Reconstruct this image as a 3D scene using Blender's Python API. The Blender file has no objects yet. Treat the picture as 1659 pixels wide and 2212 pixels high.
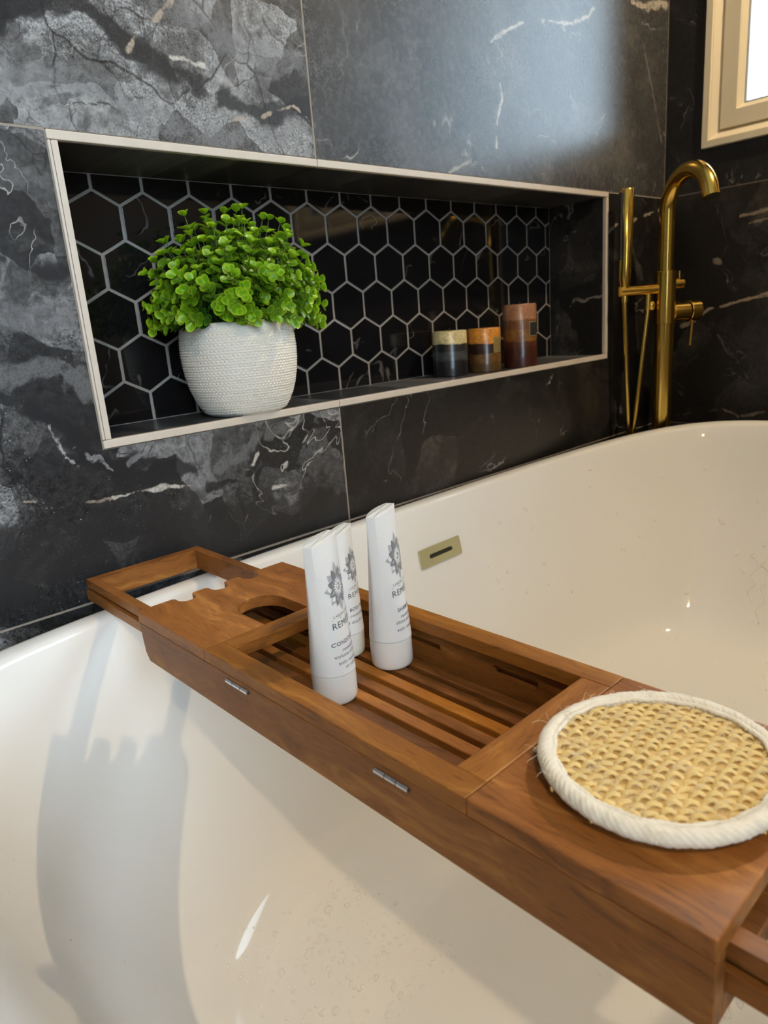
import bpy, bmesh, math, random
from mathutils import Vector, Matrix, noise as mnoise
import numpy as np

# ------------------------------------------------------------------ camera, world, lights, exposure
scene = bpy.context.scene
COL = scene.collection
ZB = 0.80            # height of the niche sill above the floor; measured heights below are relative to it
PI = math.pi

CAM = (-0.36244, -0.96920, 0.14320 + ZB)
RW = ((0.72709876, -0.6822549, -0.07652217),
      (-0.23580024, -0.14349602, -0.96114886),
      (0.64476789, 0.7168941, -0.26521165))
cam_d = bpy.data.cameras.new('camera')
cam = bpy.data.objects.new('camera', cam_d)
COL.objects.link(cam)
r_, d_, f_ = [Vector(v) for v in RW]
m = Matrix.Identity(4)
for i in range(3):
    m[i][0] = r_[i]; m[i][1] = -d_[i]; m[i][2] = -f_[i]; m[i][3] = CAM[i]
cam.matrix_world = m
cam_d.sensor_fit = 'VERTICAL'
cam_d.sensor_height = 36.0
cam_d.lens = 1511.9 / 2212 * 36.0
cam_d.clip_start = 0.02
cam_d.dof.use_dof = True
cam_d.dof.focus_distance = 0.80
cam_d.dof.aperture_fstop = 9.0
scene.camera = cam

world = bpy.data.worlds.new('sky')
scene.world = world
world.use_nodes = True
bgn = world.node_tree.nodes['Background']
bgn.inputs[0].default_value = (0.70, 0.83, 1.0, 1)
bgn.inputs[1].default_value = 9.6

LAMP_STRENGTH = 2600.0
LAMP_COLOR = (1.0, 0.765, 0.47)
LAMPS = [(1.30, -0.92, 'over the window side of the tub'), (-1.00, -1.82, 'off the head end of the tub')]

scene.view_settings.view_transform = 'Standard'
scene.view_settings.look = 'None'
scene.view_settings.gamma = 1.0
scene.view_settings.use_curve_mapping = False
scene.view_settings.exposure = 0.0
scene.cycles.use_denoising = True
scene.cycles.use_adaptive_sampling = True
scene.cycles.adaptive_threshold = 0.05
scene.cycles.time_limit = 1150        # safety net on a slow machine
scene.cycles.max_bounces = 7
scene.cycles.diffuse_bounces = 4
scene.cycles.glossy_bounces = 4
scene.cycles.transmission_bounces = 8
scene.cycles.transparent_max_bounces = 12
scene.cycles.sample_clamp_indirect = 6.0
scene.cycles.caustics_reflective = False
scene.cycles.caustics_refractive = False

rnd = random.Random(7)

# ------------------------------------------------------------------ mesh helpers
class MB:
    """collects vertices and faces in the measured frame; build() links ONE mesh object"""
    def __init__(s):
        s.v = []; s.f = []; s.att = []
    def add(s, vs, fs, att=None):
        b = len(s.v)
        s.v += [tuple(p) for p in vs]
        s.f += [tuple(i + b for i in f) for f in fs]
        if att is not None: s.att += list(att)
        return s
    def box(s, x0, x1, y0, y1, z0, z1):
        if x0 > x1: x0, x1 = x1, x0
        if y0 > y1: y0, y1 = y1, y0
        if z0 > z1: z0, z1 = z1, z0
        return s.add([(x0,y0,z0),(x1,y0,z0),(x1,y1,z0),(x0,y1,z0),(x0,y0,z1),(x1,y0,z1),(x1,y1,z1),(x0,y1,z1)],
                     [(0,3,2,1),(4,5,6,7),(0,1,5,4),(1,2,6,5),(2,3,7,6),(3,0,4,7)])
    def prism(s, poly, a0, a1, axis):
        """2-D polygon extruded along axis ('x': poly=(y,z), 'y': poly=(x,z), 'z': poly=(x,y))"""
        n = len(poly)
        def P(p, a):
            return {'x': (a, p[0], p[1]), 'y': (p[0], a, p[1]), 'z': (p[0], p[1], a)}[axis]
        vs = [P(p, a0) for p in poly] + [P(p, a1) for p in poly]
        fs = [tuple(range(n)), tuple(range(2*n - 1, n - 1, -1))]
        fs += [(i, i + n, (i + 1) % n + n, (i + 1) % n) for i in range(n)]
        return s.add(vs, fs)
    def rings(s, rings, cap0=True, cap1=True, closed=False):
        n = len(rings[0]); vs = [p for r in rings for p in r]; fs = []
        m_ = len(rings)
        for j in range(m_ if closed else m_ - 1):
            a = j * n; b = ((j + 1) % m_) * n
            for i in range(n):
                k = (i + 1) % n
                fs.append((a + i, a + k, b + k, b + i))
        if not closed:
            if cap0: fs.append(tuple(range(n - 1, -1, -1)))
            if cap1: fs.append(tuple(range((m_ - 1) * n, m_ * n)))
        return s.add(vs, fs)
    def tube(s, path, r, n=12, closed=False, cap=True):
        path = [Vector(p) for p in path]
        m_ = len(path); rs = r if isinstance(r, (list, tuple)) else [r] * m_
        rings = []; up = None
        for i in range(m_):
            if closed: t = path[(i + 1) % m_] - path[i - 1]
            else: t = path[min(i + 1, m_ - 1)] - path[max(i - 1, 0)]
            t.normalize()
            if up is None:
                up = Vector((0, 0, 1)) if abs(t.z) < .9 else Vector((1, 0, 0))
            up = up - t * up.dot(t); up.normalize()
            w = t.cross(up)
            rings.append([path[i] + (up * math.cos(2*PI*k/n) + w * math.sin(2*PI*k/n)) * rs[i] for k in range(n)])
        return s.rings(rings, cap, cap, closed)
    def lathe(s, prof, c=(0, 0, 0), n=48, cap0=True, cap1=True):
        rings = [[(c[0] + r * math.cos(2*PI*k/n), c[1] + r * math.sin(2*PI*k/n), c[2] + z) for k in range(n)] for r, z in prof]
        return s.rings(rings, cap0, cap1)
    def build(s, name, mat, parent=None, smooth=None, bevel=0.0, seg=2, world=True, kind=None, label=None):
        off = Vector((0, 0, ZB)) if world else Vector((0, 0, 0))
        if parent is not None and world:
            off = off - Vector(WLOC.get(parent.name, (0, 0, 0)))
        me = bpy.data.meshes.new(name)
        me.from_pydata([tuple(Vector(p) + off) for p in s.v], [], s.f)
        bm = bmesh.new(); bm.from_mesh(me)
        bmesh.ops.recalc_face_normals(bm, faces=bm.faces)
        bm.to_mesh(me); bm.free()
        if s.att:
            a = me.attributes.new('tone', 'FLOAT', 'POINT')
            a.data.foreach_set('value', np.array(s.att, dtype=np.float32))
        me.materials.append(mat)
        if smooth is not None:
            me.polygons.foreach_set('use_smooth', [True] * len(me.polygons))
            if smooth < 170: me.set_sharp_from_angle(angle=math.radians(smooth))
        ob = bpy.data.objects.new(name, me)
        COL.objects.link(ob)
        if parent is not None: ob.parent = parent
        if parent is not None: WLOC[ob.name] = WLOC.get(parent.name, (0, 0, 0))
        if bevel:
            bv = ob.modifiers.new('bevel', 'BEVEL'); bv.width = bevel; bv.segments = seg
            bv.limit_method = 'ANGLE'; bv.angle_limit = math.radians(35)
        if kind: ob['kind'] = kind
        if label: ob['label'] = label
        return ob

WLOC = {}
def thing(name, label, cat, loc, group=None):
    """an Empty at the thing's base (measured frame) that parents its parts"""
    o = bpy.data.objects.new(name, None)
    COL.objects.link(o)
    o.empty_display_size = .05
    o.location = (loc[0], loc[1], loc[2] + ZB)
    WLOC[o.name] = (loc[0], loc[1], loc[2] + ZB)
    o['label'] = label; o['category'] = cat
    if group: o['group'] = group
    return o
def tag(o, label, cat, group=None, kind=None):
    o['label'] = label; o['category'] = cat
    if group: o['group'] = group
    if kind: o['kind'] = kind
    return o
def struct(o, label=None, cat=None):
    o['kind'] = 'structure'
    if label: o['label'] = label
    if cat: o['category'] = cat
    return o

# ------------------------------------------------------------------ node helpers
class NT:
    def __init__(s, name):
        s.m = bpy.data.materials.new(name); s.m.use_nodes = True
        s.t = s.m.node_tree; s.t.nodes.clear()
        s.out = s.n('ShaderNodeOutputMaterial')
    def n(s, typ, **kw):
        nd = s.t.nodes.new(typ)
        for k, v in kw.items(): setattr(nd, k, v)
        return nd
    def l(s, a, b): s.t.links.new(a, b)
    def put(s, sock, v):
        if v is None: return
        if hasattr(v, 'node'): s.l(v, sock)
        else:
            if isinstance(v, (tuple, list)) and len(v) == 3 and sock.type == 'RGBA': v = tuple(v) + (1,)
            sock.default_value = v
    def math(s, op, a, b=None, c=None, clamp=False):
        nd = s.n('ShaderNodeMath', operation=op, use_clamp=clamp)
        s.put(nd.inputs[0], a); s.put(nd.inputs[1], b); s.put(nd.inputs[2], c)
        return nd.outputs[0]
    def vec(s, op, a, b=None, sc=None):
        nd = s.n('ShaderNodeVectorMath', operation=op)
        s.put(nd.inputs[0], a); s.put(nd.inputs[1], b)
        if sc is not None: s.put(nd.inputs['Scale'], sc)
        return nd.outputs['Value'] if op in ('LENGTH', 'DOT_PRODUCT', 'DISTANCE') else nd.outputs[0]
    def mix(s, f, a, b, blend='MIX'):
        nd = s.n('ShaderNodeMix', data_type='RGBA', blend_type=blend)
        s.put(nd.inputs[0], f); s.put(nd.inputs[6], a); s.put(nd.inputs[7], b)
        return nd.outputs[2]
    def ramp(s, x, lo, hi, a=0.0, b=1.0):
        nd = s.n('ShaderNodeMapRange', interpolation_type='SMOOTHSTEP')
        s.put(nd.inputs[0], x)
        for i, v in enumerate((lo, hi, a, b)): nd.inputs[1 + i].default_value = v
        return nd.outputs[0]
    def noise(s, v, scale, detail=4, rough=.55, dist=0.0, color=False):
        nd = s.n('ShaderNodeTexNoise')
        s.put(nd.inputs['Vector'], v)
        nd.inputs['Scale'].default_value = scale; nd.inputs['Detail'].default_value = detail
        nd.inputs['Roughness'].default_value = rough; nd.inputs['Distortion'].default_value = dist
        return nd.outputs['Color' if color else 'Fac']
    def voro(s, v, scale, feature='F1', out='Distance', rand=1.0):
        nd = s.n('ShaderNodeTexVoronoi', feature=feature)
        s.put(nd.inputs['Vector'], v); nd.inputs['Scale'].default_value = scale
        nd.inputs['Randomness'].default_value = rand
        return nd.outputs[out]
    def coord(s, which='Object'): return s.n('ShaderNodeTexCoord').outputs[which]
    def bump(s, h, strength=.2, dist=.001):
        nd = s.n('ShaderNodeBump'); nd.inputs['Strength'].default_value = strength
        nd.inputs['Distance'].default_value = dist; s.put(nd.inputs['Height'], h)
        return nd.outputs[0]
    def bsdf(s, col=None, rough=.5, metal=0.0, spec=None, normal=None, coat=0.0, coat_rough=.03, sss=0.0, sheen=0.0):
        p = s.n('ShaderNodeBsdfPrincipled')
        s.put(p.inputs['Base Color'], col); s.put(p.inputs['Roughness'], rough); s.put(p.inputs['Metallic'], metal)
        if spec is not None: p.inputs['Specular IOR Level'].default_value = spec
        if normal is not None: s.l(normal, p.inputs['Normal'])
        if coat: p.inputs['Coat Weight'].default_value = coat; p.inputs['Coat Roughness'].default_value = coat_rough
        if sss:
            p.inputs['Subsurface Weight'].default_value = sss; p.inputs['Subsurface Scale'].default_value = .004
        if sheen: p.inputs['Sheen Weight'].default_value = sheen
        s.l(p.outputs[0], s.out.inputs[0])
        s.p = p
        return s.m

# distance from a point to a segment, as a node group
def seg_group():
    g = bpy.data.node_groups.new('segment_distance', 'ShaderNodeTree')
    for nm in ('P', 'A', 'B'): g.interface.new_socket(nm, in_out='INPUT', socket_type='NodeSocketVector')
    g.interface.new_socket('D', in_out='OUTPUT', socket_type='NodeSocketFloat')
    gi = g.nodes.new('NodeGroupInput'); go = g.nodes.new('NodeGroupOutput')
    def vm(op, a, b=None, sc=None):
        n = g.nodes.new('ShaderNodeVectorMath'); n.operation = op
        g.links.new(a, n.inputs[0])
        if b is not None: g.links.new(b, n.inputs[1])
        if sc is not None: g.links.new(sc, n.inputs['Scale'])
        return n.outputs['Value'] if op in ('LENGTH', 'DOT_PRODUCT') else n.outputs[0]
    pa = vm('SUBTRACT', gi.outputs[0], gi.outputs[1]); ba = vm('SUBTRACT', gi.outputs[2], gi.outputs[1])
    d = g.nodes.new('ShaderNodeMath'); d.operation = 'DIVIDE'; d.use_clamp = True
    g.links.new(vm('DOT_PRODUCT', pa, ba), d.inputs[0]); g.links.new(vm('DOT_PRODUCT', ba, ba), d.inputs[1])
    g.links.new(vm('LENGTH', vm('SUBTRACT', pa, vm('SCALE', ba, sc=d.outputs[0]))), go.inputs[0])
    return g
SEG = seg_group()

def marble(name, dark, mid, light, plane='y', seed=0.0, patch=1.0, cover=.5, crack=1.0, wvein=.5, rough=.3, veins=(), speck=.5, warpamp=.05, patchscale=4.0, mott=1.3):
    """stone-look porcelain: warped patches, dark cracks, pale veins, plus individual veins along given lines"""
    s = NT(name)
    P = s.vec('MULTIPLY', s.coord(), (1, 0, 1) if plane == 'y' else (0, 1, 1))
    Q = s.vec('ADD', P, (seed * 3.1, seed * 7.7, seed * 1.3))
    w1 = s.vec('SUBTRACT', s.noise(Q, 5, 3, color=True), (.5, .5, .5))
    w2 = s.vec('SUBTRACT', s.noise(Q, 38, 3, color=True), (.5, .5, .5))
    W = s.vec('ADD', s.vec('SCALE', w1, sc=warpamp * 2.2), s.vec('SCALE', w2, sc=.012))
    Qw = s.vec('ADD', Q, W)
    pt = s.noise(Qw, patchscale, 5, .62, 1.2)
    cell = s.voro(Qw, patchscale * 1.9, 'F1', 'Color')
    sep = s.n('ShaderNodeSeparateColor'); s.l(cell, sep.inputs[0])
    pt = s.math('ADD', s.math('MULTIPLY', pt, .72), s.math('MULTIPLY', sep.outputs[0], .28))
    pt = s.math('ADD', pt, s.math('MULTIPLY', s.math('SUBTRACT', s.noise(Qw, patchscale * 6, 4, .7, .8), .5), .22))
    f1 = s.ramp(pt, cover - .06, cover + .03)
    f2 = s.math('MULTIPLY', s.ramp(pt, cover + .07, cover + .15), patch)
    col = s.mix(s.math('MULTIPLY', f1, patch), dark, mid)
    col = s.mix(f2, col, light)
    # grain: granular zones and smooth zones
    gz = s.ramp(s.noise(Qw, 6, 3), .42, .6)
    gr = s.noise(Q, 330, 2, .7)
    gr2 = s.noise(Q, 90, 3, .7)
    g = s.math('ADD', s.math('MULTIPLY', s.math('SUBTRACT', gr, .5), s.math('ADD', s.math('MULTIPLY', gz, 2.4), .5)),
               s.math('MULTIPLY', s.math('SUBTRACT', gr2, .5), mott))
    gm = s.math('MAXIMUM', s.math('ADD', 1.0, s.math('MULTIPLY', g, 1.3)), .15)
    gv = s.n('ShaderNodeCombineXYZ')
    for i in range(3): s.l(gm, gv.inputs[i])
    col = s.mix(1.0, col, gv.outputs[0], 'MULTIPLY')
    sp = s.math('MULTIPLY', s.math('LESS_THAN', s.voro(Q, 210), .16), s.math('MULTIPLY', gz, speck))
    col = s.mix(s.math('MULTIPLY', sp, s.ramp(s.noise(Q, 60, 2), .5, .62)), col, tuple(min(1, c * 2.2 + .05) for c in light))
    # dark cracks
    for sc, th, st in ((6.0, .010, .8), (13.0, .012, .7), (27.0, .016, .55))[:3 if speck > .7 else 2]:
        e = s.voro(s.vec('ADD', Qw, (sc, 0, sc)), sc, 'DISTANCE_TO_EDGE')
        msk = s.ramp(s.noise(Q, sc * .8, 2), .45, .6)
        k = s.math('MULTIPLY', s.math('MULTIPLY', s.ramp(e, 0.0, th * 1.6, 1, 0), msk), st * crack)
        col = s.mix(k, col, tuple(c * .3 for c in dark))
    # pale hairline veins
    nz = s.math('ABSOLUTE', s.math('SUBTRACT', s.noise(Qw, 3.2, 4, .6, 1.5), .5))
    k = s.math('MULTIPLY', s.math('MULTIPLY', s.ramp(nz, 0, .006, 1, 0), s.ramp(s.noise(Q, 9, 2), .5, .65)), wvein)
    col = s.mix(k, col, (.42, .40, .37, 1))
    # individual veins: (points, half width, colour, strength, wobble)
    if veins:
        n_w = s.ramp(s.noise(P, 22, 4), .3, .7, .35, 1.5)
        n_s = s.ramp(gr2, .25, .6, .8, 1)
        n_b = s.math('MULTIPLY', s.ramp(gr, .25, .6, .5, 1), s.ramp(s.noise(Q, 48, 5, .7), .34, .52, .35, 1))
    for pts, hw, vc, st, wob, *solid in veins:
        pw = s.vec('ADD', P, s.vec('ADD', s.vec('SCALE', w1, sc=.05 * wob), s.vec('SCALE', w2, sc=.026 * wob)))
        d = None
        for a, b in zip(pts[:-1], pts[1:]):
            gnode = s.n('ShaderNodeGroup'); gnode.node_tree = SEG
            s.l(pw, gnode.inputs[0])
            mk = (lambda q: (q[0], 0, q[1] + ZB)) if plane == 'y' else (lambda q: (0, q[0], q[1] + ZB))
            gnode.inputs[1].default_value = mk(a); gnode.inputs[2].default_value = mk(b)
            d = gnode.outputs[0] if d is None else s.math('MINIMUM', d, gnode.outputs[0])
        wn = s.math('MULTIPLY', n_w, hw)
        k = s.math('MULTIPLY', s.ramp(s.math('DIVIDE', d, wn), .55, 1.1, 1, 0), st)
        col = s.mix(s.math('MULTIPLY', k, n_s if solid else n_b), col, vc)
    bmp = s.bump(gr2, .10, .0006)
    rg = s.math('ADD', rough, s.math('MULTIPLY', s.math('SUBTRACT', gr2, .5), .12))
    return s.bsdf(col, rg, spec=.5, normal=bmp)

def plain(name, col, rough=.5, metal=0.0, coat=0.0, spec=None, var=0.0, vscale=20, bump=0.0, bscale=200, sss=0.0, sheen=0.0):
    s = NT(name)
    c = col
    co = s.coord()
    if var:
        n_ = s.noise(co, vscale, 4)
        c = s.mix(n_, tuple(x * (1 - var) for x in col), tuple(min(1, x * (1 + var)) for x in col))
    nm = s.bump(s.noise(co, bscale, 3), bump, .0008) if bump else None
    return s.bsdf(c, rough, metal, spec=spec, normal=nm, coat=coat, sss=sss, sheen=sheen)

def wood(name, tone=1.0, axis='y', seed=0.0, hue=0.0, rough=.38):
    s = NT(name)
    oi = s.n('ShaderNodeObjectInfo')
    off = s.math('MULTIPLY', oi.outputs['Random'], 7.0)
    cv = s.n('ShaderNodeCombineXYZ')
    for i in range(3): s.l(off, cv.inputs[i])
    P = s.vec('ADD', s.vec('ADD', s.coord(), cv.outputs[0]), (seed, seed * 1.7, seed * .6))
    st = {'y': (1, .07, 1), 'x': (.07, 1, 1), 'z': (1, 1, .07)}[axis]
    Wp = s.vec('ADD', P, s.vec('SCALE', s.vec('SUBTRACT', s.noise(P, 9, 2, color=True), (.5, .5, .5)), sc=.05))
    S = s.vec('MULTIPLY', Wp, st)
    a = s.noise(S, 34, 5, .6, .6)
    b = s.noise(S, 130, 4, .65)
    fine = s.noise(s.vec('MULTIPLY', P, tuple(x if x < 1 else 1 for x in st)), 700, 2, .6)
    t = s.math('ADD', s.math('MULTIPLY', a, .65), s.math('MULTIPLY', b, .35))
    tone *= 1.12
    dk = (.095 * tone, .033 * tone * (1 - hue * .1), .008 * tone)
    md = (.265 * tone, .098 * tone, .022 * tone * (1 - hue))
    lt = (.45 * tone, .195 * tone, .048 * tone * (1 - hue))
    col = s.mix(s.ramp(t, .30, .50), dk, md)
    col = s.mix(s.ramp(t, .50, .70), col, lt)
    pores = s.ramp(fine, .30, .44, .55, 1)
    pv = s.n('ShaderNodeCombineXYZ')
    for i in range(3): s.l(pores, pv.inputs[i])
    col = s.mix(.8, col, pv.outputs[0], 'MULTIPLY')
    rv = s.n('ShaderNodeHueSaturation'); s.l(col, rv.inputs['Color'])
    s.l(s.math('ADD', .82, s.math('MULTIPLY', oi.outputs['Random'], .36)), rv.inputs['Value'])
    return s.bsdf(rv.outputs[0], s.math('ADD', rough, s.math('MULTIPLY', b, .15)), spec=.3, normal=s.bump(fine, .12, .0004))

# ------------------------------------------------------------------ materials of the shell
G1 = (.020, .020, .021); G2 = (.085, .085, .087); G3 = (.24, .24, .24)
WHT = (.62, .58, .52, 1); BGE = (.42, .34, .26, 1); BLK = (.014, .014, .016, 1); LGR = (.20, .20, .205, 1)
M_tileA = marble('marble tile above niche left', (.032,.031,.031), (.105,.103,.102), (.25,.25,.25), seed=1.0, cover=.45, rough=.32, crack=1.0, mott=1.7, patchscale=5.0, speck=.9, veins=[
    ([(-.35,.47),(-.15,.50),(-.027,.513),(.007,.531),(.058,.544),(.102,.535),(.129,.511),(.159,.50),(.204,.484),(.261,.475),(.322,.458),(.402,.471),(.45,.48)], .0185, (.016,.016,.018,1), .92, .9, 1),
    ([(-.045,.426),(.025,.455),(.06,.447),(.097,.436),(.147,.431),(.21,.420),(.27,.418)], .020, (.20,.20,.205,1), .65, 1.2),
    ([(.28,.425),(.36,.43),(.40,.452)], .016, (.21,.21,.215,1), .6, 1.2),
    ([(.235,.56),(.31,.545),(.39,.535)], .028, (.19,.19,.195,1), .6, 1.3),
    ([(.004,.422),(.061,.440),(.109,.438),(.151,.450),(.213,.446)], .006, (.05,.05,.05,1), .7, 1.0),
    ([(.125,.506),(.144,.527),(.175,.551),(.199,.575)], .0045, BGE, .9, .5),
    ([(.188,.507),(.208,.509),(.236,.505)], .005, WHT, .95, .3),
    ([(.28,.444),(.33,.456),(.393,.474),(.417,.459)], .0036, BGE, .9, .5)])
M_tileB = marble('marble tile above niche right', (.050,.050,.051), (.078,.078,.080), (.12,.12,.12), seed=4.2, cover=.5, patch=.4, rough=.27, crack=.75, wvein=.8, speck=.3, mott=.45, veins=[
    ([(.912,.579),(.918,.55),(.902,.511),(.897,.459)], .0035, WHT, .8, .3),
    ([(.887,.647),(.94,.68),(.994,.703)], .0035, WHT, .6, .4),
    ([(1.059,.718),(1.164,.731),(1.238,.754),(1.261,.776)], .0045, WHT, .65, .4),
    ([(.606,.599),(.67,.544),(.739,.484),(.788,.429)], .0022, BLK, .6, .5),
    ([(.746,.405),(.809,.431)], .004, WHT, .5, .4), ([(.809,.431),(.897,.442)], .0025, BLK, .6, .4),
    ([(1.433,.825),(1.513,.834),(1.609,.857)], .012, (.6,.55,.48,1), .9, .5),
    ([(1.493,.748),(1.56,.617),(1.628,.48)], .0025, WHT, .4, .4)])
M_tileC = marble('marble tile beside niche', (.020,.020,.021), (.062,.062,.063), (.17,.17,.175), seed=2.3, cover=.50, patchscale=6.5, rough=.36, crack=1.0, wvein=1.0, mott=1.8, speck=.8, veins=[
    ([(-.80,-.13),(-.3,-.12),(-.15,-.125),(-.02,-.145),(.10,-.150),(.25,-.175),(.42,-.195)], .060, (.019,.019,.020,1), .86, .35, 1),
    ([(-.22,.25),(-.08,.256),(-.05,.248),(-.029,.243),(.02,.248)], .012, BLK, .92, 1.0, 1),
    ([(-.2,.185),(-.10,.19),(-.02,.18)], .020, (.17,.17,.175,1), .6, 1.5),
    ([(-.16,.345),(-.06,.35),(0,.335)], .012, (.15,.15,.15,1), .5, 1.5),
    ([(-.087,.064),(-.05,.043),(-.024,-.009),(.017,-.036),(.066,-.032)], .013, BLK, .95, .8, 1),
    ([(-.064,.033),(-.059,.017),(-.055,-.009),(-.045,-.022)], .0042, (.36,.36,.37,1), .95, 1.3),
    ([(-.038,.010),(-.028,-.005),(-.012,-.02),(.0,-.03)], .0045, (.26,.26,.27,1), .8, 1.4),
    ([(-.10,.105),(-.03,.11),(0,.07)], .020, (.16,.16,.165,1), .7, 1.3),
    ([(.016,-.060),(.08,-.052),(.13,-.055)], .018, BLK, .9, .9, 1),
    ([(.152,-.086),(.216,-.084),(.285,-.044),(.385,-.028)], .007, BLK, .92, .9, 1),
    ([(.18,-.060),(.25,-.035),(.34,-.015)], .013, (.15,.15,.15,1), .7, 1.2),
    ([(-.003,-.072),(.031,-.072),(.073,-.074),(.118,-.078)], .0042, WHT, .8, .6),
    ([(-.14,-.045),(-.059,-.066),(-.003,-.074)], .003, BGE, .6, .6),
    ([(.031,-.032),(.071,-.006)], .004, LGR, .8, .5),
    ([(.236,-.065),(.25,-.05)], .0035, WHT, .8, .5), ([(.285,-.045),(.30,-.052)], .005, WHT, .6, .6),
    ([(.27,-.113),(.305,-.118)], .0045, WHT, .8, .3),
    ([(.055,-.161),(.079,-.127),(.097,-.11)], .0014, LGR, .8, .3), ([(.178,-.192),(.211,-.145)], .0012, LGR, .8, .3),
    ([(.12,-.175),(.145,-.13)], .001, LGR, .7, .3)])
M_tileP = plain('plain charcoal tile', (.05, .05, .052), .33, var=.4, vscale=9)
M_tileD = marble('marble tile under niche', (.011,.010,.0095), (.021,.0195,.018), (.050,.046,.042), seed=6.1, cover=.56, rough=.34, crack=.7, wvein=.5, speck=.5, veins=[
    ([(.418,-.101),(.489,-.079),(.552,-.05),(.616,-.033)], .0045, BLK, .9, .6),
    ([(.659,-.007),(.753,-.067),(.912,-.059),(1.05,-.09),(1.196,-.156)], .004, BLK, .85, .8),
    ([(1.335,.310),(1.391,.331),(1.474,.347),(1.60,.374)], .0055, (.36,.31,.25,1), .9, .5),
    ([(1.34,.26),(1.40,.24),(1.46,.25),(1.5,.2)], .018, (.09,.085,.078,1), .6, 1.2)])
M_tileR = marble('dark marble tile of window wall', (.013,.012,.0125), (.028,.026,.025), (.060,.054,.050), plane='x', seed=3.7, cover=.55, rough=.34, crack=.8, wvein=.5, speck=.5, veins=[
    ([(-.06,.062),(-.096,.076),(-.133,.102),(-.215,.117),(-.281,.129),(-.36,.16)], .0058, (.40,.31,.22,1), .95, .4),
    ([(-.204,.329),(-.268,.333),(-.34,.33)], .004, (.34,.27,.20,1), .9, .4), ([(-.227,.309),(-.269,.312),(-.3,.31)], .003, (.3,.24,.18,1), .8, .4),
    ([(-.053,-.187),(-.183,-.168)], .002, (.2,.17,.14,1), .7, .4), ([(-.183,-.168),(-.22,-.186)], .004, (.34,.28,.22,1), .8, .5),
    ([(-.232,-.185),(-.30,-.174)], .004, (.3,.26,.22,1), .8, .5),
    ([(-.161,.031),(-.19,-.02),(-.212,-.037),(-.257,-.098)], .003, (.13,.12,.11,1), .7, .7),
    ([(-.148,.225),(-.158,.222)], .010, (.26,.22,.18,1), .9, .5)])
M_tileRu = marble('dark marble tile beside window', (.014,.0135,.0155), (.023,.022,.025), (.048,.046,.048), plane='x', seed=8.4, cover=.58, rough=.34, crack=.6, wvein=.4, speck=.4)
M_ledge = marble('marble lining of niche', (.030,.031,.034), (.055,.056,.060), (.11,.11,.115), seed=5.5, cover=.52, rough=.33, crack=.8, speck=.5)
M_side = marble('marble side lining of niche', (.016,.0155,.016), (.032,.030,.029), (.07,.065,.06), plane='x', seed=9.1, cover=.55, rough=.35, crack=.8, speck=.4, veins=[
    ([(.01,.150),(.05,.145),(.085,.152),(.10,.135)], .004, (.34,.29,.23,1), .9, .6)])
M_grout = plain('beige grout', (.30, .255, .21), .85, var=.2, vscale=60, bump=.3)
M_groutd = plain('brown grout', (.17, .145, .12), .85, var=.2, vscale=60, bump=.3)
M_hexgrout = plain('taupe hexagon grout', (.30, .27, .24), .85, var=.15, vscale=80, bump=.3)
M_trim = plain('cream porcelain edge trim', (.60, .525, .44), .45, var=.08, vscale=40)
M_white = plain('cream painted window frame', (.82, .73, .55), .35)
M_plaster = plain('taupe plaster', (.26, .25, .235), .8, var=.04, vscale=8)
M_ceil = plain('white ceiling paint', (.78, .76, .73), .85)
M_floor = plain('grey floor tile', (.10, .10, .102), .4, var=.3, vscale=7)
def hexmat():
    s = NT('black polished hexagon tile')
    oi = s.n('ShaderNodeObjectInfo')
    cv = s.n('ShaderNodeCombineXYZ'); k = s.math('MULTIPLY', oi.outputs['Random'], 9.0)
    for i in range(3): s.l(k, cv.inputs[i])
    P = s.vec('ADD', s.coord(), cv.outputs[0])
    Pw = s.vec('ADD', P, s.vec('SCALE', s.vec('SUBTRACT', s.noise(P, 14, 3, color=True), (.5, .5, .5)), sc=.05))
    nz = s.math('ABSOLUTE', s.math('SUBTRACT', s.noise(Pw, 7, 2, .5, .6), .5))
    v = s.math('MULTIPLY', s.ramp(nz, 0, .010, 1, 0), s.ramp(s.noise(P, 16, 2), .52, .62))
    col = s.mix(s.noise(P, 30, 4), (.004, .004, .005, 1), (.010, .010, .011, 1))
    col = s.mix(s.math('MULTIPLY', v, .6), col, (.16, .15, .14, 1))
    return s.bsdf(col, .06, spec=.5)
M_hex = hexmat()

# ------------------------------------------------------------------ the shell
XC = 1.623                      # window wall
XL, YF, ZF, ZC = -2.6, -1.95, -ZB, 1.60
NX0, NX1, NZ0, NZ1, ND = 0.0, 1.3306, 0.0, 0.40, 0.162
TT = .012                       # trim width
GX = 0.423; GZ = -0.21

b = MB()
for (x0, x1, z0, z1) in ((XL, NX0, ZF, ZC), (NX1, XC + .12, ZF, ZC), (NX0, NX1, ZF, NZ0 - .001), (NX0, NX1, NZ1 + .001, ZC)):
    b.box(x0, x1, .0005, .20, z0, z1)
wall_back = b.build('wall_back', M_grout)
struct(wall_back, 'grey stone-look tiled wall with a long recessed niche', 'wall')
nb = MB().box(NX0 - .01, NX1 + .01, ND + .0016, .20, NZ0 - .01, NZ1 + .01).build('niche_back', M_hexgrout, wall_back, label='taupe grout behind the hexagon tiles')

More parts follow.
